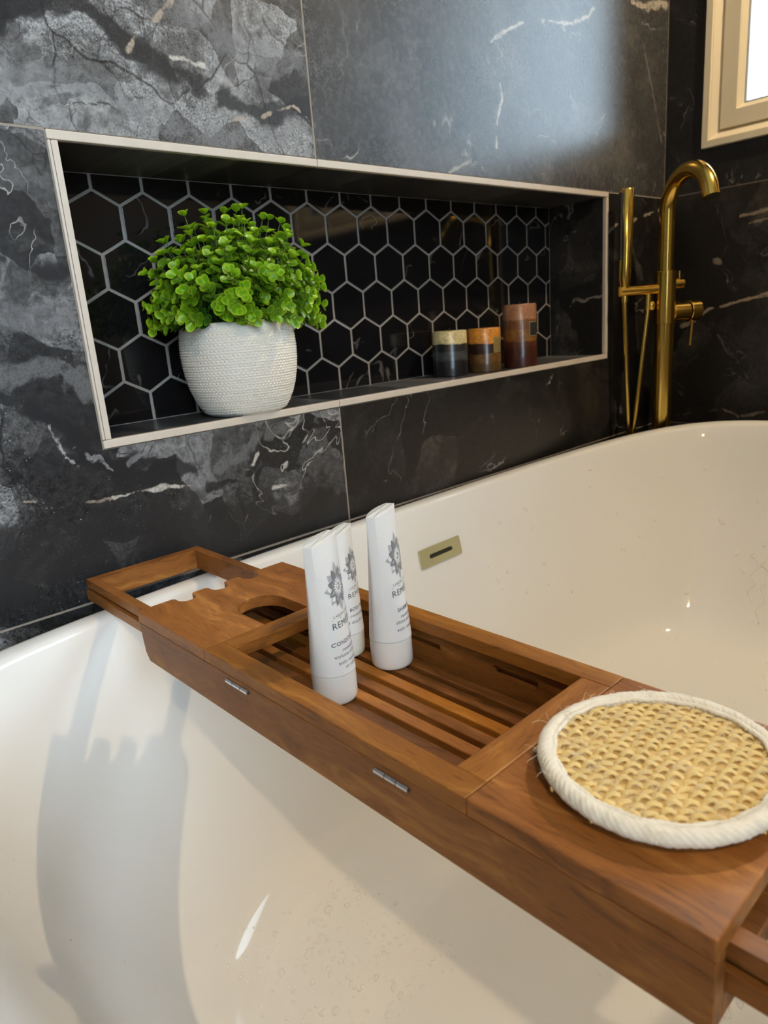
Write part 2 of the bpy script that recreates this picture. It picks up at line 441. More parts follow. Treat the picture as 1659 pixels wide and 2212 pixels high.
def tile(poly, mat, parent, axis, a0, a1, name='tile', bevel=.0008, label=None):
    return MB().prism(poly, a0, a1, axis).build(name, mat, parent, bevel=bevel, seg=1, label=label)
g2 = .0012
def rect(x0, x1, z0, z1): return [(x0 + g2, z0 + g2), (x1 - g2, z0 + g2), (x1 - g2, z1 - g2), (x0 + g2, z1 - g2)]
TH = .010
tile(rect(GX - 1.2, GX, .40, 1.0), M_tileA, wall_back, 'y', 0, TH, label='grey marbled tile with a dark diagonal band')
tile(rect(GX, XC, .40, 1.0), M_tileB, wall_back, 'y', 0, TH, label='smooth grey tile with fine pale veins')
tile([(GX-1.2+g2, GZ+g2), (GX-g2, GZ+g2), (GX-g2, -g2), (-g2, -g2), (-g2, .40-g2), (GX-1.2+g2, .40-g2)], M_tileC, wall_back, 'y', 0, TH, label='dark marbled tile cut around the niche corner')
tile([(GX+g2, GZ+g2), (XC-g2, GZ+g2), (XC-g2, .40-g2), (NX1+g2, .40-g2), (NX1+g2, -g2), (GX+g2, -g2)], M_tileD, wall_back, 'y', 0, TH, label='charcoal tile running under the candles')
tile(rect(GX - 1.2, GX, GZ - .59, GZ), M_tileC, wall_back, 'y', 0, TH)
tile(rect(GX, XC, GZ - .59, GZ), M_tileD, wall_back, 'y', 0, TH)
tile(rect(GX - 1.2, GX, 1.0, ZC), M_tileP, wall_back, 'y', 0, TH)
tile(rect(GX, XC, 1.0, ZC), M_tileP, wall_back, 'y', 0, TH)
for z0, z1 in ((GZ - .59, GZ), (GZ, .40), (.40, 1.0), (1.0, ZC)):
    tile(rect(XL, GX - 1.2, z0, z1), M_tileP, wall_back, 'y', 0, TH)
# niche lining
zi0, zi1 = .010, .388
xi0, xi1 = .012, 1.3186
for x0, x1 in ((xi0, GX), (GX, xi1)):
    MB().box(x0 + g2, x1 - g2, .006, ND, zi1, zi1 + .010).build('lining_tile', M_ledge, wall_back, bevel=.0005, seg=1)
    MB().box(x0 + g2, x1 - g2, .006, ND, zi0 - .010, zi0).build('ledge_tile', M_ledge, wall_back, bevel=.0005, seg=1)
MB().box(xi1, xi1 + .010, .006, ND, zi0, zi1).build('lining_tile', M_side, wall_back, bevel=.0005, seg=1)
MB().box(xi0 - .010, xi0, .006, ND, zi0, zi1).build('lining_tile', M_side, wall_back, bevel=.0005, seg=1)
# beige edge trim: outer lip line and flat face
TF = -.0022
for x0, x1 in ((NX0, GX - .0006), (GX + .0006, NX1)):
    MB().box(x0, x1, TF, .008, NZ1 - .0115, NZ1).build('edge_trim', M_trim, wall_back, bevel=.0012)
    MB().box(x0, x1, TF, .008, NZ0, NZ0 + .0115).build('edge_trim', M_trim, wall_back, bevel=.0012)
for x0, x1 in ((NX0, NX0 + .0035), (NX0 + .0042, NX0 + .0125), (NX1 - .012, NX1)):
    MB().box(x0, x1, TF, .008, NZ0 + .012, NZ1 - .012).build('edge_trim', M_trim, wall_back, bevel=.001)

# hexagon tiles of the niche back, clipped to the opening
HS = .08192; HP = HS * math.sqrt(3) / 2; HPm = .0720; HE = .0491; HX0 = .1132; HZ0 = .4152
gr = .0027
def clip(poly, x0, x1, z0, z1):
    def cut(P, ins, inter):
        out = []
        for i, p in enumerate(P):
            q = P[i - 1]
            if ins(p):
                if not ins(q): out.append(inter(q, p))
                out.append(p)
            elif ins(q): out.append(inter(q, p))
        return out
    def ix(v): return lambda a, c: (v, a[1] + (c[1] - a[1]) * (v - a[0]) / (c[0] - a[0]))
    def iz(v): return lambda a, c: (a[0] + (c[0] - a[0]) * (v - a[1]) / (c[1] - a[1]), v)
    for ins, it in ((lambda p: p[0] >= x0, ix(x0)), (lambda p: p[0] <= x1, ix(x1)), (lambda p: p[1] >= z0, iz(z0)), (lambda p: p[1] <= z1, iz(z1))):
        poly = cut(poly, ins, it)
        if len(poly) < 3: return []
    return poly
hrnd = random.Random(3)
for row in range(0, 7):
    for i in range(-3, 17):
        hxc = HX0 + (i + .5 + (.5 if row % 2 else 0) ) * HS
        zt = HZ0 - row * HPm; zc = zt - HE / 2
        tip = HPm - HE
        hw = HS / 2 - gr; he = HE / 2 - gr * .25; ht = HE / 2 + tip - gr * 1.15
        P = [(hxc - hw, zc - he), (hxc, zc - ht), (hxc + hw, zc - he), (hxc + hw, zc + he), (hxc, zc + ht), (hxc - hw, zc + he)]
        P = clip(P, xi0 + .001, xi1 - .002, zi0 + .001, zi1 - .001)
        if len(P) < 3: continue
        area = .5 * abs(sum(P[k-1][0]*P[k][1] - P[k][0]*P[k-1][1] for k in range(len(P))))
        if area < 4e-5: continue
        tx, tz = hrnd.uniform(-.006, .006), hrnd.uniform(-.006, .006)
        mb = MB(); n = len(P)
        fr = [(x, ND + (x - hxc) * tx + (z - zc) * tz, z) for x, z in P]; bk = [(x, ND + .006, z) for x, z in P]
        mb.add(fr + bk, [tuple(range(n)), tuple(range(2*n-1, n-1, -1))] + [(k, k+n, (k+1) % n + n, (k+1) % n) for k in range(n)])
        mb.build('hexagon_tile', M_hex, wall_back, bevel=.0007, seg=2)

# window wall
WY0, WY1, WZ0, WZ1 = -.100, -1.36, .500, 1.45
b = MB()
hy0, hy1, hz0, hz1 = WY0 - .012, WY1 + .012, WZ0 + .012, WZ1 - .012
b.box(XC + .0005, XC + .14, YF, hy1, ZF, ZC).box(XC + .0005, XC + .14, hy0, 0.0, ZF, ZC)
b.box(XC + .0005, XC + .14, hy1, hy0, ZF, hz0).box(XC + .0005, XC + .14, hy1, hy0, hz1, ZC)
wall_right = b.build('wall_right', M_groutd)
struct(wall_right, 'dark tiled end wall with a window', 'wall')
YT = -1.45
def tR(poly, mat, label=None): tile(poly, mat, wall_right, 'x', XC, XC + TH, label=label)
def rectR(y0, y1, z0, z1): return [(y0 - g2, z0 + g2), (y1 + g2, z0 + g2), (y1 + g2, z1 - g2), (y0 - g2, z1 - g2)]
tR(rectR(0, YT, GZ - .59, GZ), M_tileR); tR(rectR(0, YT, GZ, .40), M_tileR, 'near black tile with cream veins behind the faucet')
tR([(-g2, .40+g2), (YT+g2, .40+g2), (YT+g2, 1.0-g2), (hy1, 1.0-g2), (hy1, hz0), (hy0, hz0), (hy0, 1.0-g2), (-g2, 1.0-g2)], M_tileRu, 'near black tile cut around the window')
tR([(-g2, 1.0+g2), (hy0, 1.0+g2), (hy0, hz1), (hy1, hz1), (hy1, 1.0+g2), (YT+g2, 1.0+g2), (YT+g2, ZC-g2), (-g2, ZC-g2)], M_tileRu)
for z0, z1 in ((GZ - .59, GZ), (GZ, .40), (.40, 1.0), (1.0, ZC)):
    tR(rectR(YT, YF, z0, z1), M_tileP)

struct(MB().box(XL - .12, XL, YF - .12, .2, ZF, ZC).build('wall_left', M_plaster), 'plain taupe wall behind the tub head', 'wall')
VX0, VX1, VZ0, VZ1 = -2.10, -.10, .05, 1.50      # unseen window behind the camera, added for cool daylight fill
b = MB()
b.box(XL - .12, VX0, YF - .12, YF, ZF, ZC).box(VX1, XC + .14, YF - .12, YF, ZF, ZC).box(VX0, VX1, YF - .12, YF, ZF, VZ0).box(VX0, VX1, YF - .12, YF, VZ1, ZC)
struct(b.build('wall_front', M_plaster), 'plain taupe wall behind the camera with an added fill window', 'wall')
struct(MB().box(XL - .12, XC + .14, YF - .12, .2, ZC, ZC + .1).build('ceiling', M_ceil), 'flat white ceiling', 'ceiling')
struct(MB().box(XL - .12, XC + .14, YF - .12, .2, ZF - .1, ZF).build('floor', M_floor), 'grey tiled floor', 'floor')

# window: casing, frame, sash, glazing bead, glass
def frame_ring(y0, y1, z0, z1, w, x0, x1, name, mat, parent, bevel=.002, slope=0.0):
    """picture-frame ring; the inner edge may lie deeper (slope) for a bevelled face"""
    ys, zs = (y0, y1), (z0, z1)
    O = [(y0, z0), (y1, z0), (y1, z1), (y0, z1)]
    I = [(y0 - w, z0 + w), (y1 + w, z0 + w), (y1 + w, z1 - w), (y0 - w, z1 - w)]
    vs = [(x0, *p) for p in O] + [(x0 + slope, *p) for p in I] + [(x1, *p) for p in O] + [(x1, *p) for p in I]
    fs = []
    for k in range(4):
        j = (k + 1) % 4
        fs += [(k, j, 4 + j, 4 + k), (8 + k, 12 + k, 12 + j, 8 + j), (k, 8 + k, 8 + j, j), (4 + k, 4 + j, 12 + j, 12 + k)]
    return MB().add(vs, fs).build(name, mat, parent, bevel=bevel)
win = frame_ring(WY0, WY1, WZ0, WZ1, .018, XC - .012, XC + .030, 'window_1', M_white, None)
struct(win, 'cream framed window high on the dark tiled wall', 'window')
frame_ring(WY0 - .018, WY1 + .018, WZ0 + .018, WZ1 - .018, .020, XC - .006, XC + .05, 'window_frame', M_white, win, slope=.018)
sash = frame_ring(WY0 - .0385, WY1 + .0385, WZ0 + .0385, WZ1 - .0385, .040, XC + .004, XC + .06, 'sash', M_white, win)
frame_ring(WY0 - .0785, WY1 + .0785, WZ0 + .0785, WZ1 - .0785, .010, XC + .010, XC + .04, 'glazing_bead', M_white, sash, slope=.010, bevel=.001)
frame_ring(WY0 - .0885, WY1 + .0885, WZ0 + .0885, WZ1 - .0885, .005, XC + .022, XC + .04, 'rubber_seal', plain('pale grey seal', (.45, .5, .55), .4), sash, bevel=.0005)
def glassmat():
    s = NT('window glass')
    tr = s.n('ShaderNodeBsdfTransparent'); tr.inputs[0].default_value = (.93, .97, .97, 1)
    gl = s.n('ShaderNodeBsdfGlossy'); gl.inputs['Roughness'].default_value = .01
    fr = s.n('ShaderNodeFresnel'); fr.inputs[0].default_value = 1.45
    mx = s.n('ShaderNodeMixShader'); s.l(fr.outputs[0], mx.inputs[0]); s.l(tr.outputs[0], mx.inputs[1]); s.l(gl.outputs[0], mx.inputs[2])
    s.l(mx.outputs[0], s.out.inputs[0])
    return s.m
M_glass = glassmat()
MB().box(XC + .028, XC + .032, WY1 + .09, WY0 - .09, WZ0 + .09, WZ1 - .09).build('pane', M_glass, sash)

b = MB()
def bar(x0, x1, z0, z1, y0, y1): b.box(x0, x1, y0, y1, z0, z1)
for (x0, x1, z0, z1) in ((VX0, VX0 + .06, VZ0, VZ1), (VX1 - .06, VX1, VZ0, VZ1), (VX0 + .06, VX1 - .06, VZ0, VZ0 + .06), (VX0 + .06, VX1 - .06, VZ1 - .06, VZ1), (-1.22, -1.16, VZ0 + .06, VZ1 - .06)):
    bar(x0, x1, z0, z1, YF - .08, YF - .02)
fill_win = b.build('fill_window', M_white, None, bevel=.002)  # added daylight source, placed and sized for the fill inside the tub
struct(fill_win, 'wide cream framed window added unseen behind the camera for daylight fill', 'window')
for x0, x1 in ((VX0 + .06, -1.22), (-1.16, VX1 - .06)):
    MB().box(x0, x1, YF - .052, YF - .048, VZ0 + .06, VZ1 - .06).build('pane', M_glass, fill_win)

# ------------------------------------------------------------------ bathtub
TX, TY, TA, TBb, TN, TZ, TK, TM, TW = .54, -.0153 - .475, .93, .475, 3.374, -.2060, .0439, 3.9, .0234
def tub_point(th, oa, ob, dz):
    """dz = depth below the rim"""
    a, bb = TA - oa, TBb - ob
    c, sn = math.cos(th), math.sin(th)
    x = a * math.copysign(abs(c) ** (2 / TN), c); y = bb * math.copysign(abs(sn) ** (2 / TN), sn)
    z = TZ + TK * abs(x / TA) ** TM * max(0.0, 1 - dz / .46) - dz
    return Vector((TX + x * math.cos(TW) - y * math.sin(TW), TY + x * math.sin(TW) + y * math.cos(TW), z))
O0 = .0350
PROF = [(1.0, .007), (.992, .022), (.965, .085), (.93, .160), (.89, .235), (.85, .305), (.81, .370), (.77, .418), (.71, .446), (.60, .458), (.40, .462), (.06, .463)]
def pchip(xs, ys, n):
    '''monotone cubic through the profile, sampled evenly along its length'''
    h = np.diff(xs); dl = np.diff(ys) / h
    mm = np.zeros(len(xs)); mm[0], mm[-1] = dl[0], dl[-1]
    for i in range(1, len(xs) - 1):
        mm[i] = 0 if dl[i-1] * dl[i] <= 0 else 2 * dl[i-1] * dl[i] / (dl[i-1] + dl[i])
    t = np.linspace(xs[0], xs[-1], n); out = []
    for u in t:
        i = min(max(int(np.searchsorted(xs, u)) - 1, 0), len(xs) - 2); w = (u - xs[i]) / h[i]
        out.append((2*w**3 - 3*w*w + 1) * ys[i] + (w**3 - 2*w*w + w) * h[i] * mm[i] + (3*w*w - 2*w**3) * ys[i+1] + (w**3 - w*w) * h[i] * mm[i+1])
    return out
_len = np.concatenate([[0], np.cumsum([math.hypot((q[0] - p[0]) * .45, q[1] - p[1]) for p, q in zip(PROF[:-1], PROF[1:])])])
_r = pchip(_len, [p[0] for p in PROF], 60); _d = pchip(_len, [p[1] for p in PROF], 60)
INS = [(TA - (TA - O0) * r, TBb - (TBb - O0) * r, d) for r, d in zip(_r, _d)]
FZ = TZ + ZB
OUT = [(.20, .125, FZ - .001), (.185, .11, FZ - .02), (.16, .09, .42), (.12, .065, .28), (.07, .035, .14), (.03, .014, .05), (.008, .004, .020), (.001, .0005, .010), (.0015, .001, .005), (.005, .0045, .0012), (.010, .010, 0), (.024, .024, 0), (.0305, .0305, .0018), (.0335, .0335, .0042)]
NTH = 240
ths = []
for k in range(NTH):
    # even spacing along the outline
    ths.append(2 * PI * k / NTH)
# resample by arc length
dense = [2 * PI * k / 4000 for k in range(4001)]
pts = [tub_point(t, 0, 0, 0) for t in dense]
acc = [0.0]
for p, q in zip(pts[:-1], pts[1:]): acc.append(acc[-1] + (q - p).length)
ths = [float(np.interp(acc[-1] * k / NTH, acc, dense)) for k in range(NTH)]
def acrylic():
    s = NT('glossy white acrylic')
    co = s.coord()
    nm = s.bump(s.noise(co, 5, 2), .03, .004)
    return s.bsdf((.80, .795, .775, 1), .035, spec=.5, normal=nm)
M_tub = acrylic()
mb = MB()
rings = [[tub_point(t, *p) for t in ths] for p in OUT + INS]
mb.rings(rings, True, True)
tub = mb.build('bathtub', M_tub, None, smooth=60)
tag(tub, 'large white glossy freestanding oval bathtub under the niche', 'bathtub')

M_brass = plain('brushed champagne brass', (.78, .77, .50), .38, metal=1.0, var=.06, vscale=50)
M_dark = plain('dark hollow', (.02, .022, .015), .6)
# overflow plate on the far inner side of the tub
from mathutils.bvhtree import BVHTree
tme = tub.data
bvh = BVHTree.FromPolygons([v.co.copy() for v in tme.vertices], [tuple(p.vertices) for p in tme.polygons])
def tub_hit(x, z):
    return bvh.ray_cast(Vector((x, TY, z + ZB)), Vector((0, 1, 0)))[0] - Vector((0, 0, ZB))
p = tub_hit(.588, TZ - .101)
du = (tub_hit(.588 + .05, TZ - .101) - tub_hit(.588 - .05, TZ - .101)).normalized()
n = du.cross((tub_hit(.588, TZ - .084) - tub_hit(.588, TZ - .118))).normalized()
if n.y > 0: n = -n
n = Vector((n.x, n.y, n.z)).normalized(); vv = n.cross(du).normalized()
if vv.z < 0: vv = -vv
of = thing('overflow_plate', 'small rectangular brass overflow plate on the far inside of the tub', 'overflow', p)
def stad(hw, hh, r, k):   # rounded outline, k points
    out = []
    for q in range(k):
        a = 2 * PI * (q + .5) / k
        c, s_ = math.cos(a), math.sin(a)
        out.append(((hw - r) * (1 if c > 0 else -1) + r * c, (hh - r) * (1 if s_ > 0 else -1) + r * s_))
    return out
def plate_ring(outer, inner, zf, zb):
    f3 = lambda q, d: p + du * q[0] + vv * q[1] + n * d
    nn = len(outer)
    vs = [f3(q, zf) for q in outer] + [f3(q, zf) for q in inner] + [f3(q, zb) for q in outer] + [f3(q, zb) for q in inner]
    fs = []
    for k in range(nn):
        j = (k + 1) % nn
        fs += [(k, j, nn + j, nn + k), (k, 2*nn + k, 2*nn + j, j), (nn + k, nn + j, 3*nn + j, 3*nn + k)]
    return MB().add(vs, fs)
plate_ring(stad(.060, .0185, .0012, 48), stad(.0335, .0042, .004, 48), .003, -.004).build('plate', M_brass, of)
inner = stad(.0345, .0052, .005, 48)
MB().add([p + du * q[0] + vv * q[1] + n * .0008 for q in inner], [tuple(range(48))]).build('slot', M_dark, of, label='dark overflow slot')

# ------------------------------------------------------------------ ceiling downlights
def emit(name, col, st):
    s = NT(name); e = s.n('ShaderNodeEmission'); e.inputs[0].default_value = (*col, 1); e.inputs[1].default_value = st
    s.l(e.outputs[0], s.out.inputs[0]); return s.m
M_lens = emit('warm lamp lens', LAMP_COLOR, LAMP_STRENGTH)
M_ring = plain('white lamp ring', (.8, .8, .78), .4)
for lx, ly, where in LAMPS:
    t = thing('ceiling_light', 'warm round recessed downlight ' + where, 'ceiling light', (lx, ly, ZC), 'recessed downlights in the ceiling')
    MB().lathe([(.030, 0), (.046, 0), (.046, -.006), (.042, -.008), (.030, -.003)], (lx, ly, ZC), 40, False, False).build('ring', M_ring, t, smooth=40)
    MB().lathe([(.0005, -.0022), (.029, -.0022), (.029, 0), (.0005, 0)], (lx, ly, ZC), 32).build('lens', M_lens, t)

# ------------------------------------------------------------------ wooden bath tray
W_top = wood('acacia wood top panel', 1.0, 'y', 1.0)
W_side = wood('acacia wood side board', .70, 'y', 2.0)
W_lid = wood('acacia wood lid rail', 1.0, 'y', 3.0, hue=.25)
W_bar = wood('acacia wood cross bar', 1.12, 'x', 4.0, hue=.25)
W_ext = wood('acacia wood slide rail', .80, 'y', 5.0)
W_extx = wood('acacia wood slide end', .80, 'x', 5.5)
W_slat = [wood('acacia wood slat %s' % k, v, 'y', 6.0 + q, hue=h) for q, (k, v, h) in enumerate((('brown', .85, 0), ('dark', .55, 0), ('golden', 1.35, .4), ('plain', 1.0, .1)))]
W_bot = wood('dark wood underboard', .35, 'y', 9.0)
M_steel = plain('polished steel', (.75, .75, .74), .15, metal=1.0)
BX0, BX1, BYN, BYF, BZ0, BZ1 = -.0790, .1225, -.8676, -.2208, -.2147, -.1560
PT = .0132                    # thickness of the top panels
JF, JN = -.3715, -.7095       # seams before and after the lid frame
CXT = (BX0 + BX1) / 2
tray = thing('bath_tray', 'brown wooden bath caddy tray laid across the tub', 'bath tray', (CXT, (BYN + BYF) / 2, BZ0))
# far panel with three glass-stem notches and a U-shaped cut-out
def arc(cx, cy, rx, ry, a0, a1, n):
    return [(cx + rx * math.cos(math.radians(a0 + (a1 - a0) * k / n)), cy + ry * math.sin(math.radians(a0 + (a1 - a0) * k / n))) for k in range(n + 1)]
far = [(BX0, JF), (CXT - .0285, JF)]
far += arc(CXT - .0285 + .003, JF + .004, .003, .003, 180, 180, 1)[:1]
far += arc(CXT, -.3265, .0285, .030, 180, 0, 18)
far += [(CXT + .0285, JF), (BX1, JF), (BX1, BYF)]
for q in (.0440, 0.0, -.0440):
    xq = CXT + q
    far += [(xq + .0150, BYF)] + arc(xq + .0150, BYF - .004, .004, .004, 90, 180, 4)[1:] + arc(xq, BYF - .0095, .0110, .0105, 0, -180, 12) + arc(xq - .0150, BYF - .004, .004, .004, 0, 90, 4)
far += [(BX0, BYF)]
def tri_prism(poly, z0, z1):
    from mathutils.geometry import tessellate_polygon
    pl = [Vector((q[0], q[1], 0)) for q in poly]
    tr = tessellate_polygon([pl]); n_ = len(poly)
    mb_ = MB()
    vs = [(q[0], q[1], z0) for q in poly] + [(q[0], q[1], z1) for q in poly]
    fs = [t for t in tr] + [tuple(i + n_ for i in t) for t in tr] + [(i, (i + 1) % n_, (i + 1) % n_ + n_, i + n_) for i in range(n_)]
    return mb_.add(vs, fs)
def dedupe(P):
    out = []
    for q in P:
        if not out or math.dist(q, out[-1]) > 1e-5: out.append(q)
    return out
tri_prism(dedupe(far), BZ1 - PT, BZ1).build('glass_holder_panel', W_top, tray, bevel=.0007, seg=1, label='panel with three stem notches and a U-shaped cut-out')
MB().box(BX0, BX1, BYN, JN - .0004, BZ1 - PT, BZ1).build('end_panel', W_top, tray, bevel=.0012)
# side boards, end boards, bottom
for x0, x1 in ((BX0, BX0 + .012), (BX1 - .006, BX1)):
    MB().prism([(BYN, BZ1 - PT - .0004), (BYN, BZ0), (BYF - .012, BZ0), (BYF - .0045, BZ0 + .010), (BYF, BZ1 - PT - .0004)], x0, x1, 'x').build('side_board', W_side, tray, bevel=.0005)
# inner right liner with two finger slots
xi_0, xi_1 = BX1 - .014, BX1 - .006
sl = [(-.4650, -.5150), (-.5830, -.6340)]
z_a, z_b = -.1905, -.1815
lb = MB().box(xi_0, xi_1, BYN + .01, BYF - .01, BZ0 + .005, z_a).box(xi_0, xi_1, BYN + .01, BYF - .01, z_b, BZ1 - PT - .0004)
edges = [BYF - .01] + [q for pr in sl for q in pr] + [BYN + .01]
for k in range(0, len(edges), 2): lb.box(xi_0, xi_1, edges[k + 1], edges[k], z_a, z_b)
lb.build('side_liner', W_side, tray, label='inner side board with two finger slots')
MB().box(BX0 + .012, BX1 - .014, BYN, BYN + .012, BZ0, -.1985).build('end_board', W_side, tray, bevel=.0008)
MB().box(BX0 + .012, BX1 - .014, BYF - .016, BYF - .005, BZ0, -.1985).build('end_board', W_side, tray, bevel=.0008)
MB().box(BX0 + .012, BX1 - .014, BYN + .012, BYF - .016, BZ0 + .0005, BZ0 + .0035).build('bottom_board', W_bot, tray)
for k in range(8):
    x0 = CXT - .0755 + k * .0197
    o_ = MB().box(x0, x0 + .0128, BYN + .013, BYF - .017, BZ0 + .0040, -.2000).build('slat', W_slat[(0, 3, 1, 3, 0, 2, 1, 0)[k]], tray, bevel=.0010)
# lid frame
LIDZ0 = BZ1 - PT
MB().box(BX0, BX0 + .0215, JN, JF - .0004, LIDZ0, BZ1).build('lid_rail', W_lid, tray, bevel=.0007)
MB().box(BX1 - .0215, BX1, JN, JF - .0004, LIDZ0, BZ1).build('lid_rail', W_lid, tray, bevel=.0007)
MB().box(BX0 + .0216, BX1 - .0216, JF - .0245, JF - .0004, LIDZ0, BZ1).build('lid_bar', W_bar, tray, bevel=.0012)
MB().box(BX0 + .0216, BX1 - .0216, JN, JN + .0265, LIDZ0, BZ1).build('lid_bar', W_bar, tray, bevel=.0012)
# hinges on the near side board
for y0, y1 in ((-.413, -.451), (-.622, -.658)):
    hg = MB()
    for k in range(3):
        ya, yb = y0 + (y1 - y0) * k / 3 - .0004, y0 + (y1 - y0) * (k + 1) / 3 + .0004
        hg.tube([(BX0 - .0005, ya, -.1755), (BX0 - .0005, yb, -.1755)], .0024, 12)
    h = hg.build('hinge', M_steel, tray, smooth=40, label='small steel barrel hinge')
    MB().tube([(BX0 - .0005, y0 + .0004, -.1755), (BX0 - .0005, y1 - .0004, -.1755)], .0013, 8).build('pin', M_dark, h)
# slide-out ends with grooved rails
def slide(yi, yo):
    s_ = 1 if yo > yi else -1
    zt, zm1, zm0, zb = -.1685, -.1800, -.1850, -.1975
    EX0, EX1 = -.0625, .1075
    for side, xo in ((1, EX0), (-1, EX1)):
        r = MB()
        ye = yo - s_ * .0145
        r.box(xo, xo + side * .0125, yi, ye, zm1, zt)
        r.box(xo + side * .0045, xo + side * .0125, yi, ye, zm0, zm1)
        r.box(xo - side * .0025, xo + side * .0125, yi, ye, zb, zm0)
        r.build('slide_rail', W_ext, tray)
    r = MB()
    r.box(EX0, EX1, yo - s_ * .0145, yo, zm1, zt).box(EX0 + .0045, EX1 - .0045, yo - s_ * .0145, yo - s_ * .004, zm0, zm1).box(EX0 - .0025, EX1 + .0025, yo - s_ * .0145, yo, zb, zm0)
    r.build('slide_end', W_extx, tray)
slide(-.300, -.0155)
slide(-.780, -.955)

# ------------------------------------------------------------------ toiletry tubes
M_tube = plain('pearly white plastic', (.80, .79, .775), .30, sss=.25, coat=.15)
M_cap = plain('translucent white cap', (.76, .74, .70), .25, sss=.4, coat=.3)
M_crimp = plain('white crimp', (.83, .83, .83), .35)
M_ink = plain('grey ink', (.085, .085, .095), .5)
M_inkd = plain('dark petal ink', (.20, .20, .215), .45)
M_inkl = plain('pale petal ink', (.42, .42, .44), .45)
M_inkm = plain('mid petal ink', (.30, .30, .315), .45)
M_inkw = plain('white petal ink', (.82, .82, .82), .45)
TUBE_H = .1560; CAP_H = .0300
def tube_section(z, k, n=96):
    """outline (along-lens, across-lens) at height z; k = angle"""
    c, s_ = math.cos(k), math.sin(k)
    R0 = .0212
    if z <= CAP_H: f = 0.0
    else: f = ((z - CAP_H) / (TUBE_H - CAP_H))
    ff = f ** 1.05
    rc = R0 if z > .004 else R0 - .0022 * (1 - z / .004) ** 2
    # lens at the top: two arcs with blunt ends
    hl, ht = .0262, .0088
    ex = hl * max(-1, min(1, c * 1.04)); ey = ht * math.copysign(abs(s_) ** .85, s_) * (1 - .0 * c * c)
    e_end = .0028
    ey = math.copysign(max(abs(ht * (1 - (ex / (hl * 1.42)) ** 2)) * min(1, abs(s_) * 5), 0), s_)
    return (rc * c * (1 - ff) + ex * ff, rc * s_ * (1 - ff) + ey * ff)
def font_mesh(txt, size, bold=0.0, spacing=1.0):
    cu = bpy.data.curves.new('lettering', 'FONT'); cu.body = txt; cu.size = size
    cu.align_x = 'CENTER'; cu.space_character = spacing; cu.offset = bold
    cu.resolution_u = 3
    ob = bpy.data.objects.new('lettering', cu); COL.objects.link(ob)
    dg = bpy.context.evaluated_depsgraph_get()
    me = bpy.data.meshes.new_from_object(ob.evaluated_get(dg))
    vs = [tuple(v.co) for v in me.vertices]; fs = [tuple(p.vertices) for p in me.polygons]
    bpy.data.objects.remove(ob); bpy.data.curves.remove(cu); bpy.data.meshes.remove(me)
    return vs, fs
